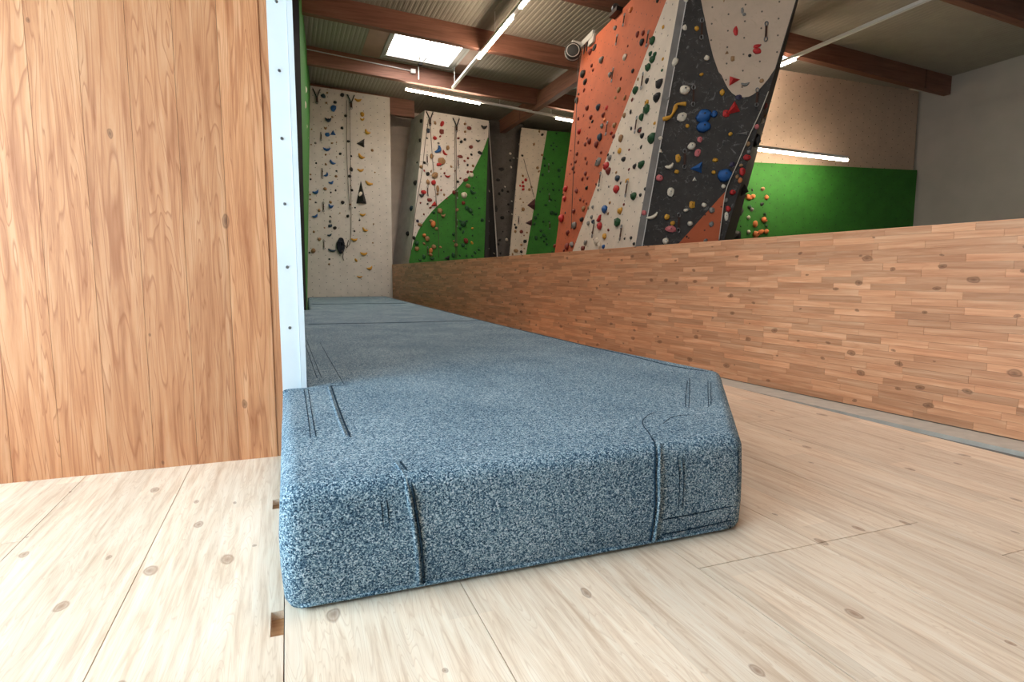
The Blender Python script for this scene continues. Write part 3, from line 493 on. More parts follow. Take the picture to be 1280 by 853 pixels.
('C',0.546,3.285,0.159,0.107,'R','x',0,0,"mid-sized dark red angular hold midway up the white-topped panel, above a black chip","angular hold set on the white-topped panel"),
('O',1.592,4.302,0.104,0.088,'e','o',0,0,"lower grey rounded hold high on the orange tower face, beside a dark red hold","rounded hold set on the orange tower face"),
('O',0.05,4.32,0.109,0.128,'k','o',0,0,"mid-sized black rounded hold high on the orange tower face, below a black hold","rounded hold set on the orange tower face"),
('D',1.377,2.822,0.056,0.05,'y','o',0,0,"small yellow rounded hold midway up the charcoal tower wall, beside a grey volume","rounded hold set on the charcoal tower wall"),
('O',2.683,4.544,0.071,0.086,'R','o',0,0,"small dark red rounded hold high on the orange tower face, above a black hold","rounded hold set on the orange tower face"),
('D',1.465,4.33,0.036,0.073,'e','x',0,0,"small grey angular hold high on the beige oval, above a grey hold","angular hold set on the beige oval"),
('D',0.5,2.808,0.061,0.049,'w','o',0,0,"small off-white rounded hold midway up the charcoal tower wall, above an off-white triangle","rounded hold set on the charcoal tower wall"),
('D',0.852,1.864,0.064,0.047,'w','o',0,0,"small off-white rounded hold low on the charcoal tower wall, beside a yellow hold","rounded hold set on the charcoal tower wall"),
('D',1.357,1.982,0.045,0.064,'e','o',0,0,"lower grey rounded hold low on the charcoal tower wall, above a red hold","rounded hold set on the charcoal tower wall"),
('C',2.158,4.79,0.164,0.107,'k','o',0,0,"mid-sized black rounded hold high on the white-topped panel, beside a black hold","rounded hold set on the white-topped panel"),
('O',0.688,1.545,0.121,0.141,'R','o',0,0,"lowest dark red rounded hold low on the orange tower face, beside a dark red hold","rounded hold set on the orange tower face"),
('C',1.714,3.09,0.116,0.151,'G','o',0,0,"mid-sized dark green rounded hold midway up the curved green field, beside a dark green hold","rounded hold set on the curved green field"),
('C',1.115,4.017,0.176,0.094,'r','j',0,0,"mid-sized red crescent jug midway up the white-topped panel, beside a dark red chip","crescent jug set on the white-topped panel"),
('O',2.379,1.461,0.09,0.067,'b','o',0,0,"small blue rounded hold low on the white tower face, below a yellow hold","rounded hold set on the white tower face"),
('D',1.614,2.589,0.049,0.055,'e','o',0,0,"higher grey rounded hold low on the charcoal tower wall, above a red hold","rounded hold set on the charcoal tower wall"),
('S',0.308,1.82,0.166,0.122,'n','x',0,0,"mid-sized tan angular hold low on the narrow white strip, beside a tan hold","angular hold set on the narrow white strip"),
('O',1.647,3.757,0.097,0.072,'r','x',0,0,"small red angular hold midway up the orange tower face, beside a dark red hold","angular hold set on the orange tower face"),
('D',1.189,2.344,0.057,0.049,'y','o',0,0,"small yellow rounded hold low on the charcoal tower wall, beside a blue hold","rounded hold set on the charcoal tower wall"),
('O',1.259,2.161,0.12,0.089,'n','o',0,0,"mid-sized tan rounded hold low on the orange tower face, beside a dark red hold","rounded hold set on the orange tower face"),
('C',1.584,1.949,0.131,0.132,'G','o',0,0,"mid-sized dark green rounded hold low on the curved green field, above a dark green chip","rounded hold set on the curved green field"),
('G',0.526,3.191,0.091,0.212,'k','x',0,0,"mid-sized black angular hold midway up the narrow charcoal panel, above a black hold","angular hold set on the narrow charcoal panel"),
('O',2.479,4.603,0.069,0.088,'R','o',0,0,"small dark red rounded hold high on the orange tower face, beside a dark red hold","rounded hold set on the orange tower face"),
('O',3.315,1.538,0.065,0.048,'k','o',0,0,"lower black rounded hold low on the white tower face, beside a black hold","rounded hold set on the white tower face"),
('D',0.772,4.51,0.06,0.043,'w','o',0,0,"small off-white rounded hold high on the charcoal tower wall, above an off-white hold","rounded hold set on the charcoal tower wall"),
('C',0.24,2.537,0.144,0.107,'n','o',0,0,"mid-sized tan rounded hold low on the white-topped panel, below a purple hold","rounded hold set on the white-topped panel"),
('C',1.266,1.639,0.101,0.166,'G','o',0,0,"lower dark green rounded hold low on the curved green field, beside a dark green chip","rounded hold set on the curved green field"),
('D',1.481,2.279,0.047,0.055,'n','o',0,0,"small tan rounded hold low on the charcoal tower wall, above an orange hold","rounded hold set on the charcoal tower wall"),
('A',1.326,3.396,0.093,0.152,'w','x',-30,0,"mid-sized tilted off-white angular hold midway up the far white panel, beside a black volume","angular hold set on the far white panel"),
('C',1.132,4.866,0.11,0.139,'n','o',0,0,"mid-sized tan rounded hold high on the white-topped panel, above a red jug","rounded hold set on the white-topped panel"),
('O',1.516,5.077,0.089,0.083,'e','o',0,0,"mid-sized grey rounded hold high on the orange tower face, beside an orange hold","rounded hold set on the orange tower face"),
('O',3.049,4.124,0.074,0.071,'G','o',0,0,"higher dark green rounded hold high on the white tower face, above a dark green hold","rounded hold set on the white tower face"),
('O',3.197,4.06,0.072,0.07,'G','o',0,0,"lower dark green rounded hold high on the white tower face, above a dark green hold","rounded hold set on the white tower face"),
('O',0.431,3.654,0.126,0.094,'r','o',0,0,"mid-sized red rounded hold midway up the orange tower face, above a dark red hold","rounded hold set on the orange tower face"),
('O',0.144,2.472,0.132,0.098,'r','o',0,0,"mid-sized red rounded hold low on the orange tower face, below a red hold","rounded hold set on the orange tower face"),
('O',1.789,1.898,0.087,0.065,'t','o',0,0,"small dark teal rounded hold low on the white tower face, beside a grey hold","rounded hold set on the white tower face"),
('D',0.839,2.949,0.048,0.053,'y','o',0,0,"lower yellow rounded hold midway up the charcoal tower wall, below an off-white hold","rounded hold set on the charcoal tower wall"),
('A',1.104,4.109,0.101,0.13,'k','o',0,0,"mid-sized black rounded hold midway up the far white panel, above a black hold","rounded hold set on the far white panel"),
('O',1.069,3.342,0.105,0.103,'R','o',0,0,"higher dark red rounded hold midway up the orange tower face, beside a dark red hold","rounded hold set on the orange tower face"),
('R',2.872,2.903,0.112,0.086,'n','o',0,0,"mid-sized tan rounded hold high on the rear green wall, above an orange hold","rounded hold set on the rear green wall"),
('A',1.458,5.56,0.132,0.096,'y','j',0,0,"mid-sized yellow crescent jug high on the far white panel, below a yellow hold","crescent jug set on the far white panel"),
('O',2.101,3.37,0.097,0.08,'n','o',0,0,"mid-sized tan rounded hold midway up the orange tower face, above a red hold","rounded hold set on the orange tower face"),
('C',0.503,4.055,0.117,0.119,'k','o',0,0,"mid-sized black rounded hold midway up the white-topped panel, beside a tan chip","rounded hold set on the white-topped panel"),
('C',1.312,3.546,0.121,0.122,'R','o',0,0,"lower dark red rounded hold midway up the curved green field, beside a dark red chip","rounded hold set on the curved green field"),
('G',0.735,2.919,0.145,0.122,'k','o',0,0,"mid-sized black rounded hold midway up the narrow charcoal panel, beside a black chip","rounded hold set on the narrow charcoal panel"),
('O',0.76,2.533,0.116,0.086,'R','o',0,0,"highest dark red rounded hold low on the orange tower face, beside a dark red hold","rounded hold set on the orange tower face"),
('S',1.586,3.103,0.131,0.142,'G','o',0,0,"mid-sized dark green rounded hold midway up the narrow green strip, beside a dark green hold","rounded hold set on the narrow green strip"),
('O',3.409,2.115,0.063,0.047,'k','o',0,0,"upper black rounded hold low on the white tower face, beside a black hold","rounded hold set on the white tower face"),
('O',3.53,2.179,0.062,0.046,'k','o',0,0,"topmost black rounded hold low on the white tower face, beside a black hold","rounded hold set on the white tower face"),
('D',1.524,2.422,0.054,0.044,'n','o',0,0,"small tan rounded hold low on the charcoal tower wall, above a red hold","rounded hold set on the charcoal tower wall"),
('C',0.342,1.577,0.09,0.156,'G','o',0,0,"mid-sized dark green rounded hold low on the curved green field, beside a dark green hold","rounded hold set on the curved green field"),
('C',0.736,5.123,0.119,0.113,'r','o',0,0,"mid-sized red rounded hold high on the white-topped panel, beside a dark red chip","rounded hold set on the white-topped panel"),
('C',1.865,4.943,0.135,0.106,'R','o',0,0,"mid-sized dark red rounded hold high on the white-topped panel, above a black hold","rounded hold set on the white-topped panel"),
('S',1.024,2.254,0.115,0.154,'G','o',0,0,"lower dark green rounded hold low on the narrow green strip, beside a dark green hold","rounded hold set on the narrow green strip"),
('A',0.431,2.187,0.138,0.088,'t','j',15,0,"mid-sized tilted dark teal crescent jug low on the far white panel, below a tan chip","crescent jug set on the far white panel"),
('A',0.456,2.456,0.123,0.097,'t','o',0,0,"mid-sized dark teal rounded hold low on the far white panel, below a grey hold","rounded hold set on the far white panel"),
('Cs',-0.072,5.665,0.175,0.13,'k','o',0,0,"large black rounded hold high on the pale grey side, above a black hold","rounded hold set on the pale grey side"),
('O',0.687,4.012,0.109,0.091,'R','o',0,0,"mid-sized dark red rounded hold midway up the orange tower face, beside a dark red chip","rounded hold set on the orange tower face"),
('C',1.607,3.24,0.123,0.116,'R','o',0,0,"mid-sized dark red rounded hold midway up the curved green field, above a dark green hold","rounded hold set on the curved green field"),
('C',1.359,1.952,0.115,0.124,'n','o',0,0,"mid-sized tan rounded hold low on the curved green field, below a tan chip","rounded hold set on the curved green field"),
('S',0.561,3.174,0.119,0.139,'n','o',0,0,"mid-sized tan rounded hold midway up the narrow white strip, below a tan chip","rounded hold set on the narrow white strip"),
('S',0.997,2.922,0.121,0.141,'G','o',0,0,"mid-sized dark green rounded hold midway up the narrow green strip, below a dark green chip","rounded hold set on the narrow green strip"),
('O',2.136,3.188,0.09,0.066,'R','o',0,0,"small dark red rounded hold midway up the orange tower face, beside a red hold","rounded hold set on the orange tower face"),
('Cs',-0.098,3.821,0.2,0.148,'k','o',0,0,"large black rounded hold midway up the pale grey side, below a black chip","rounded hold set on the pale grey side"),
('Cs',-0.238,3.066,0.202,0.15,'t','o',0,0,"large dark teal rounded hold midway up the pale grey side, above a black hold","rounded hold set on the pale grey side"),
('C',2.214,2.742,0.111,0.132,'G','o',0,0,"higher dark green rounded hold low on the curved green field, beside a dark green chip","rounded hold set on the curved green field"),
('R',2.598,2.449,0.099,0.086,'e','o',0,0,"mid-sized grey rounded hold midway up the rear green wall, beside a dark green hold","rounded hold set on the rear green wall"),
('R',2.519,2.274,0.099,0.086,'w','o',0,0,"mid-sized off-white rounded hold midway up the rear green wall, below a grey hold","rounded hold set on the rear green wall"),
('R',2.536,1.961,0.1,0.087,'w','o',0,0,"mid-sized off-white rounded hold low on the rear green wall, beside an orange hold","rounded hold set on the rear green wall"),
('D',0.994,3.585,0.056,0.039,'y','o',0,0,"higher yellow rounded hold midway up the charcoal tower wall, below an off-white hold","rounded hold set on the charcoal tower wall"),
('O',1.537,3.353,0.076,0.056,'e','o',0,0,"small grey rounded hold midway up the orange tower face, above a dark teal hold","rounded hold set on the orange tower face"),
('S',1.851,4.51,0.136,0.121,'G','o',0,0,"mid-sized dark green rounded hold high on the narrow green strip, beside a dark green chip","rounded hold set on the narrow green strip"),
('O',3.017,4.854,0.067,0.058,'k','o',0,0,"small black rounded hold high on the orange tower face, beside a dark red hold","rounded hold set on the orange tower face"),
('O',2.436,3.432,0.079,0.077,'n','o',0,0,"small tan rounded hold midway up the white tower face, beside a black hold","rounded hold set on the white tower face"),
('O',0.604,1.796,0.128,0.095,'R','o',0,0,"mid-sized dark red rounded hold low on the orange tower face, above a dark red hold","rounded hold set on the orange tower face"),
('C',1.396,3.027,0.115,0.116,'n','o',0,0,"lower tan rounded hold midway up the curved green field, below a dark red hold","rounded hold set on the curved green field"),
('C',0.363,2.228,0.111,0.115,'o','o',0,0,"higher orange rounded hold low on the curved green field, above a tan hold","rounded hold set on the curved green field"),
('A',0.141,2.059,0.108,0.102,'n','o',0,0,"mid-sized tan rounded hold low on the far white panel, below a tan hold","rounded hold set on the far white panel"),
('A',1.445,3.19,0.098,0.118,'y','x',40,0,"mid-sized tilted yellow angular hold midway up the far white panel, below an off-white hold","angular hold set on the far white panel"),
('C',0.585,2.656,0.125,0.101,'n','o',0,0,"higher tan rounded hold low on the curved green field, above an orange hold","rounded hold set on the curved green field"),
('R',2.534,2.501,0.094,0.086,'G','o',0,0,"mid-sized dark green rounded hold midway up the rear green wall, beside a grey hold","rounded hold set on the rear green wall"),
('A',1.259,0.969,0.168,0.071,'y','j',0,0,"mid-sized yellow crescent jug low on the far white panel, beside a yellow jug","crescent jug set on the far white panel"),
('O',1.253,2.516,0.087,0.065,'k','o',0,0,"small black rounded hold low on the orange tower face, below a dark red hold","rounded hold set on the orange tower face"),
('D',1.488,4.28,0.046,0.042,'e','x',0,0,"small grey angular hold high on the beige oval, below a grey hold","angular hold set on the beige oval"),
('D',0.582,3.305,0.049,0.044,'e','o',0,0,"small grey rounded hold midway up the charcoal tower wall, beside an off-white hold","rounded hold set on the charcoal tower wall"),
('A',0.349,3.513,0.105,0.101,'n','o',0,0,"mid-sized tan rounded hold midway up the far white panel, beside a black chip","rounded hold set on the far white panel"),
('A',0.83,3.147,0.101,0.109,'k','o',0,0,"mid-sized black rounded hold midway up the far white panel, beside a tan chip","rounded hold set on the far white panel"),
('O',0.866,3.333,0.094,0.069,'R','o',0,0,"small dark red rounded hold midway up the orange tower face, below a dark red hold","rounded hold set on the orange tower face"),
('O',1.689,1.979,0.088,0.065,'e','o',0,0,"small grey rounded hold low on the white tower face, beside a dark teal hold","rounded hold set on the white tower face"),
('Cs',-0.364,2.31,0.204,0.151,'k','o',0,0,"large black rounded hold low on the pale grey side, below a dark teal hold","rounded hold set on the pale grey side"),
('S',0.63,2.138,0.127,0.123,'k','o',0,0,"mid-sized black rounded hold low on the narrow white strip, beside a tan hold","rounded hold set on the narrow white strip"),
('O',0.388,3.0,0.102,0.076,'R','o',0,0,"mid-sized dark red rounded hold midway up the orange tower face, below a dark red hold","rounded hold set on the orange tower face"),
('D',1.117,1.468,0.056,0.039,'e','o',0,0,"lower grey rounded hold low on the orange triangle, below a grey hold","rounded hold set on the orange triangle"),
('S',1.307,2.347,0.151,0.105,'G','o',0,0,"higher dark green rounded hold low on the narrow green strip, beside a dark green hold","rounded hold set on the narrow green strip"),
('C',0.305,4.252,0.117,0.099,'n','o',0,0,"mid-sized tan rounded hold midway up the white-topped panel, above a red chip","rounded hold set on the white-topped panel"),
('C',2.092,5.147,0.147,0.086,'k','j',0,0,"mid-sized black crescent jug high on the white-topped panel, beside a dark red hold","crescent jug set on the white-topped panel"),
('O',0.769,2.174,0.104,0.077,'R','o',0,0,"middle dark red rounded hold low on the orange tower face, beside a dark red hold","rounded hold set on the orange tower face"),
('O',1.581,1.887,0.097,0.072,'e','o',0,0,"small grey rounded hold low on the white tower face, beside a grey hold","rounded hold set on the white tower face"),
('A',0.585,2.399,0.114,0.093,'k','o',0,0,"mid-sized black rounded hold low on the far white panel, beside a dark teal hold","rounded hold set on the far white panel"),
('R',2.872,2.573,0.101,0.078,'k','o',0,0,"mid-sized black rounded hold midway up the rear green wall, below an orange hold","rounded hold set on the rear green wall"),
('C',0.552,1.648,0.119,0.102,'n','o',0,0,"lower tan rounded hold low on the curved green field, below an orange hold","rounded hold set on the curved green field"),
('O',1.591,1.563,0.109,0.081,'e','o',0,0,"mid-sized grey rounded hold low on the white tower face, above a dark red hold","rounded hold set on the white tower face"),
('D',1.296,3.837,0.045,0.043,'n','t',0,0,"small tan triangular hold midway up the beige oval, above a tan hold","triangular hold set on the beige oval"),
('D',1.574,3.777,0.044,0.042,'k','x',0,0,"small black angular hold midway up the beige oval, beside a red hold","angular hold set on the beige oval"),
('A',0.417,5.221,0.093,0.106,'n','j',0,0,"mid-sized tan crescent jug high on the far white panel, above a blue hold","crescent jug set on the far white panel"),
('A',1.05,3.91,0.108,0.097,'k','o',0,0,"mid-sized black rounded hold midway up the far white panel, below a black hold","rounded hold set on the far white panel"),
('G',0.599,4.123,0.146,0.097,'k','o',0,0,"mid-sized black rounded hold midway up the narrow charcoal panel, beside an off-white chip","rounded hold set on the narrow charcoal panel"),
('C',0.051,2.136,0.096,0.121,'k','o',0,0,"mid-sized black rounded hold low on the white-topped panel, above a dark green hold","rounded hold set on the white-topped panel"),
('O',0.953,3.779,0.104,0.077,'R','o',0,0,"mid-sized dark red rounded hold midway up the orange tower face, beside a black hold","rounded hold set on the orange tower face"),
('S',0.496,2.449,0.126,0.116,'R','o',0,0,"mid-sized dark red rounded hold low on the narrow white strip, above a dark red chip","rounded hold set on the narrow white strip"),
('A',0.702,5.969,0.098,0.098,'k','o',0,0,"mid-sized black rounded hold high on the far white panel, above a blue hold","rounded hold set on the far white panel"),
('O',2.511,4.064,0.075,0.063,'k','o',0,0,"small black rounded hold high on the orange tower face, below a black hold","rounded hold set on the orange tower face"),
('O',1.096,2.786,0.1,0.074,'R','o',0,0,"lower dark red rounded hold midway up the orange tower face, beside a dark red hold","rounded hold set on the orange tower face"),
('O',1.674,2.145,0.077,0.057,'e','o',0,0,"small grey rounded hold low on the white tower face, above a grey hold","rounded hold set on the white tower face"),
('O',3.435,1.449,0.064,0.047,'k','o',0,0,"lowest black rounded hold low on the white tower face, beside a black hold","rounded hold set on the white tower face"),
('C',0.749,2.434,0.105,0.109,'n','o',0,0,"higher tan rounded hold low on the curved green field, below an orange hold","rounded hold set on the curved green field"),
('O',1.639,3.566,0.083,0.061,'o','o',0,0,"small orange rounded hold midway up the orange tower face, above a grey hold","rounded hold set on the orange tower face"),
]
REST=[('A',0.46,2.585,0.099,0.097,'e'),
('G',0.75,3.799,0.131,0.103,'k'),
('S',1.742,3.062,0.139,0.105,'G'),
('A',0.961,2.756,0.106,0.093,'k'),
('C',1.7,2.684,0.095,0.124,'G'),
('A',0.165,2.892,0.107,0.087,'n'),
('O',1.062,3.685,0.083,0.062,'k'),
('O',0.604,4.778,0.092,0.076,'R'),
('O',3.329,4.376,0.055,0.057,'y'),
('O',2.006,3.269,0.088,0.067,'R'),
('O',-0.062,1.589,0.113,0.084,'R'),
('D',0.816,3.931,0.054,0.032,'e'),
('O',3.509,3.053,0.068,0.05,'y'),
('Cs',-0.026,5.086,0.169,0.125,'k'),
('C',0.4,4.381,0.082,0.123,'k'),
('S',1.064,4.537,0.121,0.108,'n'),
('A',0.988,5.615,0.09,0.099,'k'),
('A',0.876,5.267,0.099,0.09,'k'),
('A',1.099,3.515,0.101,0.092,'k'),
('C',0.163,2.649,0.096,0.107,'P'),
('C',0.669,2.915,0.112,0.094,'G'),
('C',1.28,2.277,0.1,0.11,'G'),
('C',0.748,5.563,0.113,0.088,'n'),
('C',1.551,5.073,0.096,0.11,'k'),
('O',0.477,3.099,0.097,0.072,'R'),
('A',1.043,4.902,0.107,0.084,'k'),
('A',1.162,1.465,0.128,0.075,'y'),
('S',0.645,4.126,0.113,0.108,'r'),
('R',2.961,2.355,0.085,0.078,'G'),
('O',1.018,2.352,0.089,0.066,'R'),
('G',0.889,2.195,0.113,0.111,'w'),
('S',0.497,1.789,0.12,0.104,'k'),
('C',1.43,3.874,0.107,0.095,'k'),
('C',1.498,2.472,0.101,0.103,'G'),
('O',0.136,2.49,0.088,0.065,'r'),
('A',1.722,4.696,0.098,0.087,'n'),
('C',1.758,4.184,0.108,0.091,'R'),
('S',1.203,2.495,0.109,0.111,'G'),
('O',2.654,3.427,0.074,0.055,'k'),
('O',0.984,3.066,0.089,0.066,'R'),
('C',0.358,1.967,0.076,0.122,'n'),
('C',1.974,1.725,0.081,0.126,'G'),
('G',0.635,3.687,0.124,0.09,'k'),
('A',0.801,4.534,0.095,0.084,'k'),
('O',0.488,3.239,0.103,0.078,'R'),
('O',2.446,2.58,0.063,0.047,'n'),
('O',2.904,2.046,0.06,0.045,'R'),
('O',0.375,4.415,0.095,0.071,'R'),
('O',0.979,2.711,0.093,0.069,'R'),
('S',1.247,4.323,0.115,0.098,'G'),
('C',1.87,2.031,0.118,0.084,'y'),
('A',0.485,3.139,0.08,0.097,'n'),
('C',1.672,5.15,0.091,0.1,'k'),
('S',1.233,5.606,0.12,0.091,'k'),
('C',1.595,2.354,0.138,0.069,'G'),
('S',0.56,3.919,0.112,0.096,'r'),
('S',0.56,3.814,0.112,0.096,'r'),
('G',0.256,2.373,0.097,0.109,'k'),
('C',1.928,4.38,0.098,0.092,'n'),
('S',1.327,4.622,0.109,0.098,'G'),
('O',0.714,4.664,0.081,0.06,'R'),
('O',3.465,3.908,0.046,0.056,'y'),
('O',3.491,3.752,0.059,0.045,'G'),
('O',2.022,3.267,0.073,0.054,'r'),
('S',0.94,5.277,0.084,0.123,'n'),
('A',0.67,3.886,0.076,0.096,'n'),
('S',0.964,2.719,0.108,0.098,'G'),
('O',1.97,3.826,0.076,0.056,'n'),
('O',2.646,3.603,0.068,0.052,'R'),
('S',0.782,3.822,0.1,0.103,'n'),
('S',0.281,2.45,0.099,0.103,'n'),
('G',0.947,3.763,0.119,0.085,'k'),
('C',1.676,5.613,0.096,0.085,'n'),
('O',2.507,4.076,0.065,0.05,'k'),
('O',2.741,3.872,0.064,0.049,'n'),
('O',2.763,3.16,0.067,0.05,'k'),
('O',0.469,3.451,0.084,0.062,'R'),
('O',3.199,2.806,0.064,0.047,'k'),
('O',0.533,1.48,0.086,0.064,'R'),
('C',0.792,3.481,0.091,0.087,'n'),
('C',1.891,2.472,0.103,0.083,'y'),
('O',0.279,3.93,0.089,0.073,'R'),
('S',0.307,2.578,0.099,0.097,'k'),
('G',0.648,2.184,0.112,0.086,'k'),
('S',1.639,3.859,0.096,0.104,'G'),
('O',0.089,4.43,0.077,0.057,'k'),
('O',1.797,2.41,0.068,0.05,'e'),
('G',1.021,4.769,0.095,0.097,'k'),
('S',1.228,4.954,0.097,0.097,'n'),
('S',1.314,4.849,0.097,0.098,'G'),
('C',0.218,1.474,0.062,0.122,'G'),
('S',1.368,3.347,0.075,0.129,'G'),
('C',1.876,4.717,0.081,0.096,'k'),
('G',1.021,4.985,0.083,0.108,'w'),
('O',0.919,3.43,0.061,0.045,'R'),
('O',1.819,1.722,0.057,0.042,'k'),
('C',1.69,1.62,0.081,0.098,'G'),
('R',2.137,2.015,0.07,0.064,'G'),
('R',3.032,2.106,0.074,0.066,'G'),
('S',1.418,2.051,0.09,0.106,'G'),
('C',1.466,5.171,0.085,0.085,'R'),
('O',2.079,4.088,0.064,0.047,'R'),
('O',1.689,3.032,0.078,0.059,'R'),
('O',1.217,2.689,0.071,0.053,'R'),
('O',3.111,1.538,0.046,0.034,'k'),
('D',1.238,4.474,0.053,0.021,'n'),
('C',2.097,1.825,0.074,0.105,'G'),
('S',1.127,5.705,0.114,0.075,'n'),
('C',1.867,4.198,0.119,0.061,'R'),
('C',0.496,5.101,0.066,0.098,'e'),
('G',0.957,3.354,0.093,0.091,'k'),
('G',0.667,1.738,0.093,0.092,'k'),
('O',2.227,2.918,0.057,0.042,'e'),
('O',2.371,2.134,0.071,0.053,'n'),
('S',0.497,2.022,0.087,0.098,'n'),
('C',1.762,4.602,0.086,0.081,'R'),
('O',1.203,2.299,0.068,0.05,'R'),
('A',-0.003,2.274,0.079,0.072,'n'),
('C',1.231,4.316,0.09,0.075,'n'),
('C',1.68,5.383,0.08,0.085,'n'),
('C',1.754,4.394,0.081,0.086,'k'),
('S',0.547,4.039,0.089,0.092,'r'),
('C',0.846,4.981,0.073,0.089,'e'),
('G',0.598,2.045,0.079,0.104,'k'),
('S',0.189,1.708,0.079,0.104,'n'),
('O',2.898,2.549,0.06,0.044,'R'),
('A',0.391,4.213,0.082,0.067,'n'),
('S',0.549,4.044,0.092,0.084,'r'),
('C',1.653,4.509,0.081,0.081,'R'),
('S',0.55,4.25,0.089,0.086,'n'),
('S',0.525,4.891,0.094,0.08,'k'),
('C',0.567,3.058,0.062,0.101,'R'),
('S',1.847,4.295,0.087,0.094,'G'),
('O',1.349,2.243,0.067,0.05,'R'),
('C',1.5,2.695,0.079,0.082,'G'),
('C',1.881,1.619,0.081,0.084,'G'),
('O',1.476,2.155,0.07,0.052,'n'),
('O',2.467,1.712,0.064,0.047,'R'),
('A',0.125,4.786,0.069,0.07,'e'),
('A',0.464,5.927,0.069,0.07,'n'),
('C',2.124,3.103,0.066,0.097,'G'),
('S',0.648,4.109,0.099,0.072,'R'),
('S',1.621,1.798,0.083,0.094,'G'),
('S',1.116,4.424,0.066,0.109,'n'),
('A',0.614,5.55,0.058,0.082,'n'),
('C',1.003,3.461,0.07,0.081,'n'),
('O',2.011,2.93,0.066,0.049,'k'),
('S',1.562,3.527,0.069,0.104,'G'),
('S',1.644,5.165,0.08,0.087,'G'),
('C',0.865,1.881,0.092,0.062,'n'),
('S',1.29,2.8,0.082,0.086,'G'),
('S',1.211,2.279,0.082,0.087,'G'),
('D',0.875,1.517,0.031,0.032,'k'),
('S',1.627,4.72,0.086,0.076,'G'),
('C',1.018,4.105,0.077,0.067,'R'),
('C',1.285,2.071,0.072,0.076,'n'),
('S',1.747,5.689,0.08,0.081,'G'),
('O',0.242,3.102,0.065,0.048,'R'),
('O',1.086,2.968,0.072,0.053,'R'),
('O',2.672,2.386,0.051,0.038,'k'),
('S',1.091,3.024,0.081,0.08,'G'),
('A',0.586,4.817,0.082,0.052,'n'),
('C',0.898,5.183,0.057,0.086,'R'),
('A',0.398,4.482,0.074,0.057,'n'),
('G',1.048,4.555,0.071,0.087,'w'),
('S',1.318,2.152,0.075,0.087,'G'),
('A',0.496,6.209,0.057,0.07,'n'),
('S',1.4,2.24,0.069,0.093,'G'),
('A',-0.037,3.76,0.06,0.066,'k'),
('A',0.389,1.342,0.062,0.069,'n'),
('A',0.643,3.485,0.071,0.058,'k'),
('C',0.605,4.139,0.093,0.05,'n'),
('C',0.482,3.169,0.069,0.067,'k'),
('S',0.454,3.928,0.079,0.072,'r'),
('S',0.852,3.91,0.08,0.072,'n'),
('G',1.186,3.103,0.073,0.08,'k'),
('S',0.271,2.668,0.086,0.067,'k'),
('S',1.162,3.774,0.074,0.079,'G'),
('G',1.093,2.578,0.067,0.086,'k'),
('S',1.62,4.05,0.069,0.086,'G'),
('A',0.129,4.224,0.06,0.061,'k'),
('A',-0.068,3.33,0.06,0.062,'n'),
('R',2.583,2.867,0.066,0.043,'k'),
('S',1.555,5.281,0.073,0.076,'G'),
('S',1.754,5.263,0.086,0.065,'G'),
('O',0.012,2.569,0.053,0.039,'k'),
('O',0.296,2.19,0.057,0.042,'k'),
('O',1.67,2.518,0.053,0.039,'R'),
('A',1.117,4.489,0.072,0.053,'k'),
('O',2.365,1.97,0.058,0.045,'n'),
('G',1.002,2.028,0.08,0.068,'k'),
('S',0.697,2.424,0.067,0.08,'n'),
('C',0.906,3.594,0.07,0.06,'R'),
('C',1.945,3.717,0.066,0.068,'G'),
('C',1.902,2.898,0.073,0.062,'G'),
('C',1.52,3.983,0.079,0.054,'R'),
('C',0.265,3.186,0.055,0.073,'R'),
('A',0.684,4.04,0.061,0.058,'k'),
('A',-0.145,1.672,0.06,0.058,'k'),
('A',0.404,1.49,0.057,0.064,'k'),
('A',1.145,2.323,0.063,0.059,'k'),
('S',1.863,3.861,0.062,0.086,'G'),
('O',2.162,4.552,0.042,0.041,'R'),
('A',1.298,2.647,0.069,0.054,'k'),
('C',1.017,4.109,0.074,0.055,'R'),
('G',1.14,4.858,0.083,0.059,'w'),
('O',2.8,2.849,0.044,0.032,'R'),
('C',0.393,4.141,0.077,0.049,'r'),
('C',1.079,3.349,0.085,0.047,'R'),
('A',0.508,3.418,0.057,0.058,'k'),
('A',-0.037,3.895,0.055,0.057,'n'),
('A',0.072,3.117,0.056,0.057,'k'),
('A',0.465,2.724,0.057,0.058,'k'),
('S',1.968,4.613,0.075,0.066,'G'),
('C',0.363,2.853,0.062,0.06,'R'),
('C',1.472,1.635,0.065,0.063,'G'),
('Cs',-0.126,4.436,0.088,0.065,'k'),
('C',1.897,2.257,0.059,0.07,'G'),
('O',0.553,3.916,0.054,0.04,'R'),
('O',0.101,3.38,0.057,0.042,'R'),
('O',0.95,3.608,0.056,0.042,'R'),
('S',1.256,3.873,0.081,0.055,'G'),
('A',-0.068,3.194,0.051,0.057,'n'),
('C',1.347,4.197,0.069,0.05,'R'),
('G',0.279,3.751,0.045,0.09,'w'),
('G',0.248,1.901,0.046,0.092,'w'),
('S',1.499,2.801,0.055,0.08,'G'),
('C',2.016,3.419,0.059,0.062,'G'),
('C',1.681,1.843,0.066,0.056,'G'),
('R',2.316,2.074,0.049,0.043,'G'),
('R',2.465,2.999,0.049,0.042,'k'),
('O',0.486,2.911,0.055,0.041,'R'),
('G',0.832,3.914,0.072,0.054,'w'),
('G',0.97,3.117,0.073,0.055,'k'),
('G',0.764,2.462,0.059,0.067,'k'),
('S',0.604,1.898,0.06,0.068,'n'),
('S',0.798,2.264,0.061,0.068,'G'),
('A',1.181,3.01,0.053,0.054,'k'),
('A',1.045,3.095,0.048,0.059,'n'),
('C',0.911,4.228,0.052,0.06,'n'),
('S',1.643,5.369,0.061,0.065,'G'),
('C',0.911,4.006,0.056,0.053,'e'),
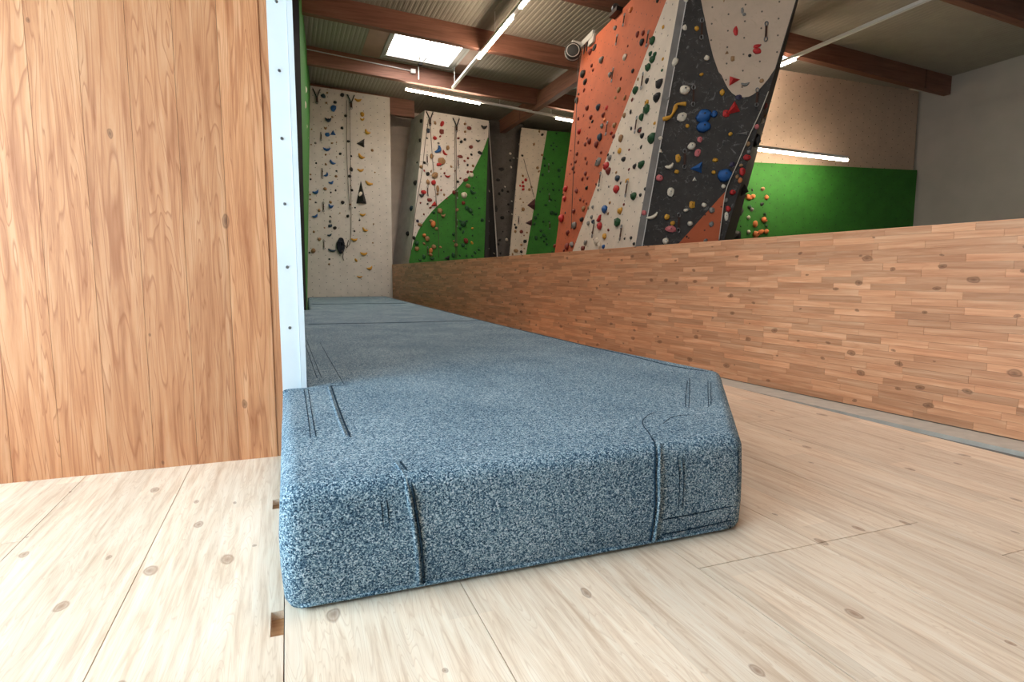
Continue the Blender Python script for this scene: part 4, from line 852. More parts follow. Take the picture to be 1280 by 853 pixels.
('C',0.66,2.286,0.056,0.054,'G'),
('C',0.97,1.746,0.057,0.055,'G'),
('G',1.069,3.456,0.06,0.061,'w'),
('G',1.079,3.035,0.067,0.055,'w'),
('S',1.721,3.515,0.055,0.068,'G'),
('G',1.339,5.304,0.054,0.065,'w'),
('G',0.449,1.736,0.039,0.086,'w'),
('S',0.461,3.505,0.079,0.042,'n'),
('A',0.035,5.16,0.046,0.047,'n'),
('A',1.785,4.066,0.049,0.049,'n'),
('A',1.705,2.545,0.05,0.05,'n'),
('A',1.671,1.989,0.05,0.05,'n'),
('C',2.038,4.047,0.051,0.055,'k'),
('A',0.296,2.396,0.052,0.044,'n'),
('O',2.241,2.397,0.043,0.032,'e'),
('A',0.009,4.737,0.046,0.042,'n'),
('S',0.567,3.398,0.06,0.048,'n'),
('A',1.066,3.639,0.043,0.044,'n'),
('S',0.596,2.327,0.053,0.049,'R'),
('G',0.252,2.857,0.045,0.054,'w'),
('S',1.44,3.858,0.048,0.055,'G'),
('A',0.742,2.834,0.038,0.044,'n'),
('A',0.742,2.834,0.033,0.049,'n'),
('S',1.383,2.67,0.055,0.043,'G'),
('O',0.791,4.299,0.032,0.024,'R'),
('S',1.425,4.058,0.061,0.037,'G'),
('A',0.709,4.85,0.038,0.038,'n'),
('A',0.697,4.443,0.042,0.033,'n'),
('G',0.265,2.782,0.045,0.042,'w'),
('S',1.74,3.3,0.041,0.043,'G'),
('O',0.237,2.92,0.035,0.026,'R'),
('G',1.265,4.853,0.048,0.032,'w')]
QUICKDRAWS=[('A',0.286,4.975,0.235,"thin hanging quickdraw on the far white panel beside a blue angular hold"),
('A',0.282,3.949,0.281,"thin hanging quickdraw on the far white panel beside a blue crescent jug"),
('A',0.285,2.991,0.279,"thin hanging quickdraw on the far white panel beside a tan rounded hold"),
('A',0.261,1.91,0.273,"lower hanging quickdraw on the far white panel beside a tan rounded hold"),
('C',0.489,4.474,0.296,"thin hanging quickdraw on the white-topped panel beside a black rounded hold"),
('C',1.451,4.425,0.292,"thin hanging quickdraw on the white-topped panel beside a dark red angular hold"),
('C',0.488,3.55,0.3,"thin hanging quickdraw on the white-topped panel beside a red angular hold"),
('C',1.411,3.493,0.258,"thin hanging quickdraw on the curved green field beside a dark red rounded hold"),
('C',0.459,1.765,0.238,"thin hanging quickdraw on the curved green field beside an orange rounded hold"),
('C',1.392,2.623,0.219,"thin hanging quickdraw on the curved green field beside a dark green rounded hold"),
('O',1.753,4.241,0.231,"thin hanging quickdraw on the orange tower face beside a grey rounded hold"),
('O',1.84,3.378,0.219,"thin hanging quickdraw on the orange tower face beside a dark red rounded hold"),
('O',2.916,4.37,0.227,"thin hanging quickdraw on the orange tower face beside a dark green rounded hold"),
('O',2.952,3.775,0.24,"thin hanging quickdraw on the white tower face beside a black rounded hold"),
('O',2.961,3.162,0.242,"thin hanging quickdraw on the white tower face beside a dark green teardrop hold"),
('O',1.865,2.566,0.235,"thin hanging quickdraw on the white tower face beside a grey rounded hold"),
('O',2.967,2.258,0.234,"thin hanging quickdraw on the white tower face beside a yellow angular hold"),
('O',1.901,1.755,0.265,"lower hanging quickdraw on the white tower face beside a black rounded hold"),
('O',3.0,1.629,0.223,"lowest hanging quickdraw on the white tower face beside a black rounded hold"),
('O',1.902,5.045,0.198,"thin hanging quickdraw on the orange tower face beside an orange rounded hold"),
('O',1.707,4.81,0.163,"lower hanging quickdraw on the orange tower face beside a grey rounded hold"),
('S',1.459,4.554,0.273,"thin hanging quickdraw on the narrow green strip beside a dark green rounded hold"),
('S',1.486,3.591,0.276,"lower hanging quickdraw on the narrow green strip beside a dark green rounded hold"),
('S',1.51,2.668,0.235,"thin hanging quickdraw on the narrow green strip beside a dark green chip hold"),
('S',0.39,2.817,0.254,"thin hanging quickdraw on the narrow white strip beside a black chip hold"),
('D',0.978,4.14,0.256,"thin hanging quickdraw on the charcoal tower wall beside a yellow rounded hold"),
('D',0.901,3.32,0.263,"thin hanging quickdraw on the charcoal tower wall beside an off-white rounded hold"),
('D',0.816,2.525,0.247,"thin hanging quickdraw on the charcoal tower wall beside a yellow angular hold"),
('D',0.764,1.702,0.249,"lower hanging quickdraw on the charcoal tower wall beside a yellow rounded hold"),
('D',1.755,4.05,0.231,"thin hanging quickdraw on the beige oval beside a red rounded hold"),
('D',1.68,3.256,0.226,"thin hanging quickdraw on the charcoal tower wall beside a tan rounded hold")]
ROPES=[('A',[(1.033,6.045),(0.9859,4.6),(1.007,3.227),(1.033,2.95)],"left strand of the doubled grey top rope on the far white panel"),
('A',[(1.112,6.053),(1.088,4.607),(1.061,2.951),(1.019,2.063),(0.9206,1.85)],"grey top rope strand running down to the coiled rope"),
('C',[(0.5355,5.631),(0.4272,4.927),(0.3164,4.103),(0.07504,2.796),(-0.0676,1.649)],"slack top rope beside the leaning edge of the two-tone panel"),
('C',[(0.5841,5.635),(0.6215,4.895),(0.6713,4.125),(0.7854,2.581),(0.7962,1.563)],"thin top rope crossing the red holds of the two-tone panel"),
('C',[(1.348,5.516),(1.331,4.045),(1.344,2.841),(1.33,1.544)],"left strand of the top rope down the middle of the two-tone panel"),
('C',[(1.388,5.52),(1.377,4.048),(1.374,2.842),(1.371,1.544)],"right strand of the top rope down the middle of the two-tone panel"),
('S',[(0.5598,4.781),(0.6734,4.407),(0.7878,4.055),(0.9323,3.573)],"brown rope slanting across the narrow white strip"),
('D',[(1.811,3.314),(1.721,3.063),(1.597,2.771),(1.473,2.444),(1.347,2.112),(1.309,1.784),(1.28,1.472)],"white rope hanging along the edge of the charcoal tower wall"),
('O',[(0.001387,5.248),(0.194,4.512),(0.4538,3.719),(0.6609,2.961),(0.8838,2.22),(1.011,1.814)],"thin dark belay tape down the orange tower face")]
ANCHORS=[('A',0.205,6.115),('A',1.148,6.057),('C',0.585,5.705),('C',1.399,5.591)]
# ================================================================ SETTING
# floor slab, boards
floor = structure(MB().box((-3.2, -5.2, -.25), (15, 21, -.034)).build('floor', M['concrete']))
xs = [-2.6, -2.06, -1.52, -.98, -.51, -.045, .494, 1.285, 1.83, 2.37, 2.91, 3.45, 3.74]
g = .0016
SLOTS = [(-.082, -.046, 1.684, 1.815), (-.096, -.046, 2.661, 2.779), (-.09, -.046, .72, .84)]
for i in range(len(xs)-1):
    x0, x1 = xs[i], xs[i+1]
    cuts = {6: [-5, -2.4, .2, 3.9, 6.4], 7: [1.583, 4.1], 5: [-1.2, 2.9]}.get(i)
    if cuts is None: cuts = [random.uniform(-4.9, -3.5)+k*2.5 for k in range(4)]
    if i == 7: cuts = [-3.4, -.9, 1.583, 4.1]
    if i == 8: cuts = [-4.4, -1.9, 1.583, 4.1]
    if i == 4: cuts = [-2.5]
    ys = [-5.0]+[c for c in cuts if -4.9 < c < 7]+[9.0]
    for y0, y1 in zip(ys[:-1], ys[1:]):
        mb = MB(); mb.tone = random.random()
        if i == 4 and y1 > 3:      # the board with the small rectangular cut-outs along its edge
            mb.box((x0+g, y0+g, -.034), (-.100, y1-g, 0))
            yy = y0+g
            for (sx0, sx1, sy0, sy1) in sorted(SLOTS, key=lambda q: q[2]):
                mb.box((-.100, yy, -.034), (x1-g, sy0, 0)); 
                if sx0 > -.0999: mb.box((-.100, sy0, -.034), (sx0, sy1, 0))
                yy = sy1
            mb.box((-.100, yy, -.034), (x1-g, y1-g, 0))
        else: mb.box((x0+g, y0+g, -.034), (x1-g, y1-g, 0))
        mb.build('floor_board', M['floor'], floor)
mb = MB(); mb.box((-.2, .5, -.0335), (-.047, 3, -.026)); mb.build('slot_base', M['floor_core'], floor)
# wooden parapet line
WX = lambda y: 3.03+(18.34-y)*0.0703
dirw = Vector((WX(-5)-WX(18.34), -5-18.34, 0)); LEN = dirw.length; dirw.normalize()
PM = Matrix(((dirw.x, 0, dirw.y, WX(18.34)), (dirw.y, 0, -dirw.x, 18.34), (0, 1, 0, 0), (0, 0, 0, 1)))
# local: x along wall (from far end towards the camera side), y up, z towards the mat
if (PM.to_3x3() @ Vector((0,0,1))).x > 0: PM = PM @ Matrix.Scale(-1, 4, (0,0,1))
HW = 1.34; rows = 27; rh = HW/rows
core = structure(MB().box((0, 0, -.12), (LEN, HW-.002, -.012)).build('wall_parapet', M['lamella'], M=PM))
cap = MB(); cap.tone = .9
cap.box((0, HW-.001, -.12), (LEN, HW+.004, .0005)); cap.build('top_edge', M['lamella'], core, M=PM)
near0 = (18.34-8.25)/abs(dirw.y); near1 = (18.34-4.05)/abs(dirw.y)
far = MB(); nlam = 0
rnd = random.Random(11)
for r in range(rows):
    x = -rnd.uniform(0, .4)
    while x < LEN:
        l = rnd.uniform(.26, .55); a, b = max(0, x), min(LEN, x+l); x += l
        if b-a < .01: continue
        z = rnd.uniform(-.0006, .0006); tone = rnd.random()
        bx = ((a+.0005, r*rh+.0004, -.012), (b-.0005, (r+1)*rh-.0004, z))
        mid = (a+b)/2
        if near0 < mid < near1 and nlam < 300:
            q = MB(); q.tone = tone; q.box(*bx); q.build('lamella', M['lamella'], core, M=PM); nlam += 1
        else: far.tone = tone; far.box(*bx)
tag(far.build('lamella_field', M['lamella'], core, M=PM), kind='stuff')
gs = MB(); gs.prism([(WX(-5)-.26, -5), (WX(-5), -5), (WX(18.2), 18.2), (WX(18.2)-.26, 18.2)], -.034, -.006)
structure(gs.build('trim_1', M['grey_strip']))
# far floor between boards and hall end is carpet-side slab
structure(MB().box((-.75, 9.0, -.034), (3.45, 18.3, -.004)).build('floor_underlay', M['concrete'], floor))

# roof: corrugated sheets between glulam beams
ZD = lambda x: 6.55-.06*x
BY = [-4.6, -1.7, 1.2, 4.1, 7.0, 9.9, 12.8, 15.7, 18.62]
ceil = structure(empty('ceiling', (6, 8, 6.2)))
def deck(x0, x1, y0, y1):
    mb = MB(); p = .10; n = max(1, round((x1-x0)/p)); p = (x1-x0)/n; pts = []
    for k in range(n):
        a = x0+k*p
        for (f, h) in ((0, 0), (.5, 0), (.62, .006), (.88, .006)): pts.append((a+f*p, h))
    pts.append((x1, 0)); i0 = len(mb.v)
    for (x, h) in pts: mb.v += [(x, y0, ZD(x)+h), (x, y1, ZD(x)+h)]
    for k in range(len(pts)-1): mb.face((2*k, 2*k+1, 2*k+3, 2*k+2))
    i1 = len(mb.v); mb.v += [(x0, y0, ZD(x0)+.1), (x0, y1, ZD(x0)+.1), (x1, y0, ZD(x1)+.1), (x1, y1, ZD(x1)+.1)]
    mb.face((i1, i1+2, i1+3, i1+1))
    mb.build('roof_sheet', M['deck'], ceil)
SKY = [(14.72, 2.44, 4.17)]          # y centre, x0, x1
holes = {6: [(2.44, 4.17)], 2: [(.4, 2.6)], 4: [(.5, 2.3)], 5: [(9.4, 11)]}  # apart from the main skylight, these openings are added for fill light
ys = [-5.2]+BY+[20.2]
def skylight(x0, x1, y0, y1, n):
    t = structure(empty('window_%d' % n, ((x0+x1)/2, (y0+y1)/2, ZD((x0+x1)/2))))
    def bar(a, b, c, d, h0, h1, m='white_plate'):
        mb = MB(); mb.v = [(a, c, ZD(a)+h0), (b, c, ZD(b)+h0), (b, d, ZD(b)+h0), (a, d, ZD(a)+h0), (a, c, ZD(a)+h1), (b, c, ZD(b)+h1), (b, d, ZD(b)+h1), (a, d, ZD(a)+h1)]
        for q in ((0,3,2,1),(4,5,6,7),(0,1,5,4),(2,3,7,6),(1,2,6,5),(0,4,7,3)): mb.face(q)
        return mb.build('window_frame' if m != 'glass' else 'pane', M[m], t)
    f = .06
    bar(x0-f, x1+f, y0-f, y0, -.03, .16, 'grey_plastic'); bar(x0-f, x1+f, y1, y1+f, -.03, .16, 'grey_plastic')
    bar(x0-f, x0, y0, y1, -.03, .16, 'grey_plastic'); bar(x1, x1+f, y0, y1, -.03, .16, 'grey_plastic')
    bar(x0, x1, y1-.13, y1, -.02, .02, 'grey_plastic'); bar(x1-.11, x1, y0, y1-.13, -.02, .02, 'grey_plastic'); bar(x0, x0+.05, y0, y1-.13, -.02, .02, 'grey_plastic')
    xm = x0+(x1-x0)*.53
    bar(xm-.012, xm+.012, y0, y1, .08, .12, 'grey_plastic')
    bar(x0, xm-.012, y0, y1, .095, .105, 'glass'); bar(xm+.012, x1, y0, y1, .095, .105, 'glass')
    portal(((x0+x1)/2, (y0+y1)/2, ZD((x0+x1)/2)+.2), (0, 0, 0), x1-x0, y1-y0)
    return t
nw = 1
for k in range(len(BY)-1):
    y0, y1 = BY[k], BY[k+1]
    hs = holes.get(k)
    if not hs: deck(-2.8, 14.8, y0, y1); continue
    (a, b) = hs[0]; h0, h1 = (13.5, 15.42) if k == 6 else (y0+.6, y1-.5)
    deck(-2.8, a-.06, y0, y1); deck(b+.06, 14.8, y0, y1); deck(a-.06, b+.06, y0, h0-.06); deck(a-.06, b+.06, h1+.06, y1)
    nw += 1; sk = skylight(a, b, h0, h1, nw)
    if k == 6: main_sky = sk
deck(-2.8, 14.8, -5.3, BY[0]); deck(-2.8, 14.8, BY[-1], 20.3)
# flat lining boards beside the skylight
for (a, b) in ((1.93, 2.37), (4.24, 4.62)):
    mb = MB(); mb.v = [(a, 12.9, ZD(a)-.012), (b, 12.9, ZD(b)-.012), (b, 15.6, ZD(b)-.012), (a, 15.6, ZD(a)-.012), (a, 12.9, ZD(a)), (b, 12.9, ZD(b)), (b, 15.6, ZD(b)), (a, 15.6, ZD(a))]
    for q in ((0,3,2,1),(4,5,6,7),(0,1,5,4),(2,3,7,6),(1,2,6,5),(0,4,7,3)): mb.face(q)
    mb.build('lining_board', M['lining'], main_sky)
# opener motor arms under the skylight
mb = MB(); xo = 3.36; zo = ZD(xo)
mb.box((xo-.05, 15.36, zo-.06), (xo+.05, 15.46, zo+.03)); mb.tube([(xo-.03, 15.4, zo), (xo-.10, 15.0, zo+.02), (xo-.06, 14.7, zo+.09)], .012); mb.tube([(xo+.03, 15.4, zo), (xo+.12, 15.05, zo+.02), (xo+.22, 14.9, zo+.09)], .012)
mb.build('opener_arm', M['dark_metal'], main_sky)
mb = MB(); mb.box((xo-.012, 15.60, zo-.35), (xo+.012, 15.625, zo-.04)); mb.build('opener_cable', M['alu'], main_sky)
for k, y in enumerate(BY):
    x0, x1 = (-2.8, 14.8) if k < 8 else (-1.0, 3.86)
    mb = MB(); mb.tone = random.random(); t = .16
    mb.v = [(x, yy, ZD(x)-d) for x in (x0, x1) for yy in (y, y+t) for d in (.41, 0)] if k < 8 else [(x, yy, ZD(x)-d) for x in (x0, x1) for yy in (y, y+t) for d in (.50, .0)]
    for q in ((0,1,3,2),(4,6,7,5),(0,4,5,1),(2,3,7,6),(0,2,6,4),(1,5,7,3)): mb.face(q)
    mb.build('beam', M['beam'], ceil)
mb = MB(); mb.box((6.66, 12.9, 5.62), (6.84, 19.7, 6.02)); mb.build('girder', M['beam_y'], ceil)
mb = MB(); mb.tube([(-.5, 15.68, 6.46), (.42, 15.68, 6.435), (3.19, 15.68, 6.21)], .014); mb.box((3.17, 15.63, 6.15), (3.29, 15.70, 6.25))
mb.build('conduit', M['alu'], ceil)

# shell walls
structure(MB().box((-.8, 19.9, 0), (14.9, 20.1, 7)).build('wall_back', M['cladding']))
for k in range(26):
    mb = MB(); mb.box((2.9, 19.885, .06+k*.25), (4.4, 19.9, .06+k*.25+.235)); mb.build('cladding_board', M['cladding'], bpy.data.objects['wall_back'])
structure(MB().box((14.8, -5.2, 0), (15, 20, 7)).build('wall_right', M['plaster']))
structure(MB().box((-3.0, -5.4, 0), (15, -5.2, 7)).build('wall_front', M['plaster']))
wl = structure(empty('wall_left', (-2.7, -1, 0)))
WY0, WY1, WZ0, WZ1 = -.6, 3.25, .4, 3.1
for a, b in (((-2.8, -5.2, 0), (-2.6, 3.62, WZ0)), ((-2.8, -5.2, WZ1), (-2.6, 3.62, 7)), ((-2.8, -5.2, WZ0), (-2.6, WY0, WZ1)), ((-2.8, WY1, WZ0), (-2.6, 3.62, WZ1))):
    MB().box(a, b).build('wall_piece', M['plaster'], wl)
wn = structure(empty('window_1', (-2.7, (WY0+WY1)/2, WZ0)))
for a, b in (((-2.76, WY0, WZ0), (-2.66, WY1, WZ0+.07)), ((-2.76, WY0, WZ1-.07), (-2.66, WY1, WZ1)), ((-2.76, WY0, WZ0+.07), (-2.66, WY0+.07, WZ1-.07)), ((-2.76, WY1-.07, WZ0+.07), (-2.66, WY1, WZ1-.07)), ((-2.76, (WY0+WY1)/2-.04, WZ0+.07), (-2.66, (WY0+WY1)/2+.04, WZ1-.07))):
    MB().box(a, b).build('window_frame', M['white_plate'], wn)
for a, b in ((WY0+.07, (WY0+WY1)/2-.04), ((WY0+WY1)/2+.04, WY1-.07)):
    MB().box((-2.715, a, WZ0+.07), (-2.705, b, WZ1-.07)).build('pane', M['tinted'], wn)
portal((-2.85, (WY0+WY1)/2, (WZ0+WZ1)/2), (0, -math.pi/2, 0), WZ1-WZ0, WY1-WY0)
structure(MB().box((-.95, 3.64, 0), (-.75, 19.9, 7)).build('wall_alcove', M['plaster']))
# timber partition at the end of the mat: upright boards plus white end plate
tp = structure(MB().box((-2.6, 3.50, 0), (-.047, 3.62, 6.55)).build('wall_timber', M['timber']))
tb = [-.043, -.084, -.28, -.48, -.68, -.88, -1.08, -1.28, -1.5, -1.75, -2.0, -2.3, -2.6]
for k in range(len(tb)-1):
    mb = MB(); mb.tone = [.35, .75][k] if k < 2 else random.random()
    mb.box((tb[k+1]+.0008, 3.462+(.006 if k == 0 else 0), 0), (tb[k]-.0008, 3.50, 6.55)); mb.build('timber_board', M['timber'], tp)
plate = structure(MB().box((-.043, 3.455, 0), (.054, 3.64, 6.55)).build('trim_2', M['white_plate']))
MB().box((.0555, 3.447, 0), (.083, 3.645, 6.55)).build('edge_strip', M['white_plate'], plate)
for z in (2.41, 2.068, 1.723, 1.383, 1.047, .717, 2.75, 3.1):
    mb = MB(); mb.lathe([(.0085, 0), (.0085, .002), (.006, .004), (.0035, .004), (.003, .001)], Matrix.Translation((.006, 3.455, z)) @ Matrix.Rotation(math.pi/2, 4, 'X'), 12)
    mb.build('screw', M['steel'], plate, smooth=False)

# ================================================================ THE MAT
def fillet(poly, rad, seg=8):
    out = []; n = len(poly)
    for i in range(n):
        p = Vector(poly[i]); a = Vector(poly[i-1]); b = Vector(poly[(i+1) % n]); r = rad[i]
        if r <= 0: out.append(tuple(p)); continue
        d1 = (a-p).normalized(); d2 = (b-p).normalized(); ang = d1.angle(d2); t = min(r/math.tan(ang/2), .45*(a-p).length, .45*(b-p).length)
        s, e = p+d1*t, p+d2*t
        for k in range(seg+1):
            u = k/seg; q = s*(1-u)**2+p*2*u*(1-u)+e*u*u; out.append(tuple(q))
    return out
def densify(poly, step):
    out = []
    for i in range(len(poly)):
        a = Vector(poly[i]); b = Vector(poly[(i+1) % len(poly)]); n = max(1, int((b-a).length/step))
        for k in range(n): out.append(tuple(a.lerp(b, k/n)))
    return out
MH = .382
mo = [(-.045, 1.785), (1.64, 1.79), (2.63, 3.09), (2.60, 3.62), (2.53, 4.6), (2.56, 7), (2.82, 18.28), (.56, 18.28), (.36, 11.40), (.2, 11.38), (.088, 9.0), (.088, 3.443), (-.045, 3.443)]
mr = [.075, .075, .10, .15, .3, 0, .07, .07, .07, .07, .2, .02, .06]
ol = densify(fillet(mo, mr, 6), .12); n = len(ol)
nor = []
for i in range(n):
    a = Vector(ol[i-1]); b = Vector(ol[(i+1) % n]); t = (b-a).normalized(); nor.append(Vector((-t.y, t.x)))   # inward for ccw
mat = empty('crash_mat', (1.2, 8, 0)); tag(mat, 'long blue-grey flecked carpet crash mat on pale wooden floor', 'crash mat')
R = .055
prof = [(.03, .0), (.012, .004), (.0, .025), (-.006, .12), (-.006, .22), (0, MH-R)]+[(R*(1-math.cos(q)), MH-R+R*math.sin(q)) for q in [math.pi/2*k/7 for k in range(1, 8)]]
mb = MB()
for (d, z) in prof:
    for i in range(n):
        p = Vector(ol[i]); w_ = .003*noise.noise(Vector((p.x*3, p.y*3, z*6))); 
        k_ = .2 if (p.x < .13 and 3.40 < p.y < 3.9) else 1.0
        d_ = d*k_ if d > .0 else d; z_ = MH-(MH-z)*k_ if z > MH-R else z
        q = p+nor[i]*(d_+w_*k_); mb.v.append((q.x, q.y, z_))
for k in range(len(prof)-1):
    for i in range(n): mb.face((k*n+i, k*n+(i+1) % n, (k+1)*n+(i+1) % n, (k+1)*n+i))
from mathutils.geometry import tessellate_polygon
b0_ = (len(prof)-1)*n
for tri in tessellate_polygon([[Vector((v[0], v[1], 0)) for v in mb.v[b0_:b0_+n]]]):
    a_, b_, c_ = (Vector(mb.v[b0_+i]) for i in tri)
    mb.face([b0_+i for i in (tri if (b_-a_).cross(c_-a_).z > 0 else tri[::-1])])
cover = mb.build('carpet_cover', M['carpet'], mat, smooth=True)
for p_ in cover.data.polygons:
    if len(p_.vertices) == 3: p_.use_smooth = False
def smooth_path(pts, k=6):
    pts = [Vector(p) for p in pts]; out = []
    for i in range(len(pts)-1):
        p0 = pts[max(i-1, 0)]; p1 = pts[i]; p2 = pts[i+1]; p3 = pts[min(i+2, len(pts)-1)]
        for j in range(k):
            t = j/k; out.append(.5*((2*p1)+(p2-p0)*t+(2*p0-5*p1+4*p2-p3)*t*t+(3*p1-p0-3*p2+p3)*t**3))
    out.append(pts[-1]); return out
TZ = MH-.0015
def seam(pts, r=.003, m='seam', name='seam'):
    MB().tube(smooth_path(pts), r, 6).build(name, M[m], mat, smooth=True)
def top(pts, dz=0): return [(x, y, TZ+dz) for x, y in pts]
# stitched welts on the top
seam(top([(.212, 3.44), (.205, 2.75), (.206, 2.30)]), .0045); seam(top([(.196, 3.42), (.188, 2.75), (.190, 2.33)]), .008, 'carpet', 'welt')
for pts in ([(.066, 3.40), (.065, 2.72), (.062, 2.35)], [(.087, 3.39), (.083, 2.71), (.083, 2.35)], [(.208, 3.444), (.299, 3.436)],
            [(.135, 5.67), (.144, 4.48), (.15, 3.74)], [(.158, 6.02), (.169, 4.55), (.176, 3.74)], [(.268, 5.76), (.277, 4.30), (.285, 3.47)],
            [(1.54, 2.235), (1.491, 2.21), (1.418, 2.142), (1.363, 2.059), (1.324, 1.965), (1.285, 1.88)], [(1.66, 2.14), (1.61, 2.15), (1.545, 2.125), (1.457, 2.053)],
            [(2.20, 2.87), (1.901, 2.491), (1.747, 2.288)], [(2.26, 2.93), (1.987, 2.572), (1.74, 2.254)], [(2.30, 2.81), (2.079, 2.537), (1.85, 2.249)], [(2.28, 2.76), (1.896, 2.288)]):
    seam(top(pts, .0014), .0022)
seam(top([(.75, 17.9), (1.6, 17.85), (2.70, 17.9)]), .006)
seam(top([(.241, 8.0), (.595, 7.95), (1.345, 7.85), (2.476, 7.80)]), .007); seam(top([(.487, 13.6), (1.332, 13.5), (2.5, 13.3)]), .009)
seam([(2.70, 17.9, TZ), (2.60, 12, TZ), (2.49, 6.7, TZ), (2.465, 4.6, TZ), (2.47, 3.9, TZ), (2.455, 3.45, TZ), (2.49, 3.22, TZ), (2.54, 3.10, TZ-.004), (2.575, 3.05, TZ-.03), (2.592, 3.04, TZ-.07), (2.597, 3.04, .2)], .006)
# vertical seams on the front face
yf = 1.782
seam([(.332, 1.93, TZ-.0005), (.335, 1.845, TZ-.001), (.340, 1.804, MH-.021), (.345, 1.784, MH-.06), (.355, yf-.003, .25), (.367, yf-.003, .15), (.374, yf+.004, .02)], .0045)
seam([(.314, 1.93, TZ-.0045), (.319, 1.845, TZ-.003), (.324, 1.806, MH-.022), (.330, 1.784, MH-.06), (.340, yf-.003, .25), (.352, yf-.003, .15), (.360, yf+.004, .02)], .0085, 'carpet', 'welt')
for x in (.244, .262): seam([(x, yf+.004, MH-.07), (x+.004, yf+.0005, .27), (x+.011, yf+.0005, .14)], .0018)
seam([(1.285, 1.88, TZ), (1.262, 1.83, TZ-.004), (1.243, 1.795, MH-.03), (1.236, yf+.002, .28), (1.237, yf-.002, .15), (1.225, yf+.006, .015)], .0045)
seam([(1.305, 1.88, TZ-.006), (1.282, 1.83, TZ-.008), (1.262, 1.797, MH-.03), (1.254, yf+.002, .28), (1.254, yf-.002, .15), (1.242, yf+.006, .015)], .0085, 'carpet', 'welt')
for x in (1.338, 1.357): seam([(x, yf+.006, MH-.06), (x+.008, yf+.0015, .24), (x+.006, yf+.002, .12)], .0018)
for z in (.098, .040): seam([(1.275, yf+.001, z-.002), (1.45, yf+.002, z), (1.60, yf+.004, z+.004)], .0024)
seam([(1.618, yf+.012, .03), (1.621, yf+.008, .15), (1.621, yf+.008, .28), (1.621, yf+.02, MH-.035), (1.64, 1.86, TZ-.012), (1.72, 1.96, TZ-.012), (2.2, 2.59, TZ-.012), (2.49, 2.97, TZ-.012), (2.57, 3.05, TZ-.025)], .004)
seam([(.0, yf+.008, .016), (.5, yf+.004, .016), (1.22, yf+.006, .016), (1.60, yf+.008, .016)], .007, 'carpet', 'welt')

# ================================================================ CLIMBING WALLS
def ext(lo, hi, v):
    t = (v-lo[1])/(hi[1]-lo[1]); return (lo[0]+(hi[0]-lo[0])*t, v)
def slab(fr, poly, m, parent, name='panel', z0=-.06, z1=0.0):
    return MB().prism(poly, z0, z1).build(name, M[m], parent, M=frame_m(fr))
A = empty('climbing_wall', (2, 18.4, 0)); tag(A, 'tall flat white climbing panel closing the end of the mat', 'climbing wall')
slab('A', [(-.35, 0), (2.232, 0), (2.272, 6.262), (-.10, 6.365)], 'p_white', A)
Gl = empty('climbing_wall', (.5, 15, 0)); tag(Gl, 'green side climbing wall with dark end seen almost edge-on', 'climbing wall')
mb = MB(); mb.v = [(.315, 11.5, 0), (.50, 18.34, 0), (.84, 18.34, 6.4), (.40, 11.5, 6.4), (.2, 11.5, 0), (.36, 18.34, 0), (.70, 18.34, 6.4), (.25, 11.5, 6.4)]
for q in ((0,1,2,3),(7,6,5,4),(0,4,5,1),(3,2,6,7),(0,3,7,4),(1,5,6,2)): mb.face(q)
mb.build('panel', M['p_green'], Gl)
mb = MB(); mb.v = [(-.75, 11.46, 0), (.31, 11.46, 0), (.395, 11.46, 6.4), (-.75, 11.46, 6.4), (-.75, 11.5, 0), (.31, 11.5, 0), (.395, 11.5, 6.4), (-.75, 11.5, 6.4)]
for q in ((0,1,2,3),(7,6,5,4),(0,4,5,1),(3,2,6,7),(0,3,7,4),(1,5,6,2)): mb.face(q)
mb.build('end_panel', M['p_black'], Gl)
Cw = empty('climbing_wall', (4.7, 18.3, 0)); tag(Cw, 'leaning climbing wall with white top and curved green field', 'climbing wall')
p = POLY['C']; b0, b1, t1, t0 = p
full = [ext(b0, t0, 0), ext(b1, t1, 0), t1, t0]
slab('C', full, 'p_white', Cw)
cv = POLY['C_curve']
slab('C', [ext(b1, t1, 0)]+[ext(b1, t1, 5.25)]+cv+[ext(b0, t0, 1.3), ext(b0, t0, 0)], 'p_green', Cw, 'green_panel', -.002, .006)
ps = POLY['Cs']
slab('Cs', [ext(ps[0], ps[3], 0), ext(ps[1], ps[2], 0), (ps[2][0], 5.94), (ps[3][0], 5.94)], 'p_grey', Cw, 'side_panel')
mb = MB(); mb.v = [(6.03, 18.02, 0), (6.03, 19.6, 0), (6.06, 19.6, 5.75), (6.06, 18.02, 5.75), (5.9, 18.02, 0), (5.9, 19.6, 0), (5.9, 19.6, 5.75), (5.9, 18.02, 5.75)]
for q in ((0,1,2,3),(7,6,5,4),(0,4,5,1),(3,2,6,7),(0,3,7,4),(1,5,6,2)): mb.face(q)
mb.build('rear_panel', M['p_black'], Cw)
Gw = empty('climbing_wall', (7, 18.8, 0)); tag(Gw, 'narrow charcoal climbing panel between green field and white strip', 'climbing wall')
q = POLY['G_dark']; slab('G', [ext(q[0], q[3], 0), ext(q[1], q[2], 0), ext(q[1], q[2], 5.9), ext(q[0], q[3], 5.93)], 'p_black', Gw, 'recess_panel', -.12, -.02)
q = POLY['G']; slab('G', [ext(q[0], q[3], 0), ext(q[1], q[2], 0), q[2], q[3]], 'p_charcoal', Gw)
a_, b_ = ext(q[0], q[3], 0), q[3]
slab('G', [(a_[0]-.02, 0), (a_[0]+.012, 0), (b_[0]+.012, 5.9), (b_[0]-.02, 5.9)], 'edge_white', Gw, 'edge_strip', -.2, .006)
Sw = empty('climbing_wall', (8, 18.5, 0)); tag(Sw, 'leaning climbing wall in narrow white and green strips', 'climbing wall')
q = POLY['S_white']; slab('S', [ext(q[0], q[3], 0), ext(q[1], q[2], 0), q[2], q[3]], 'p_chalk', Sw, 'white_panel')
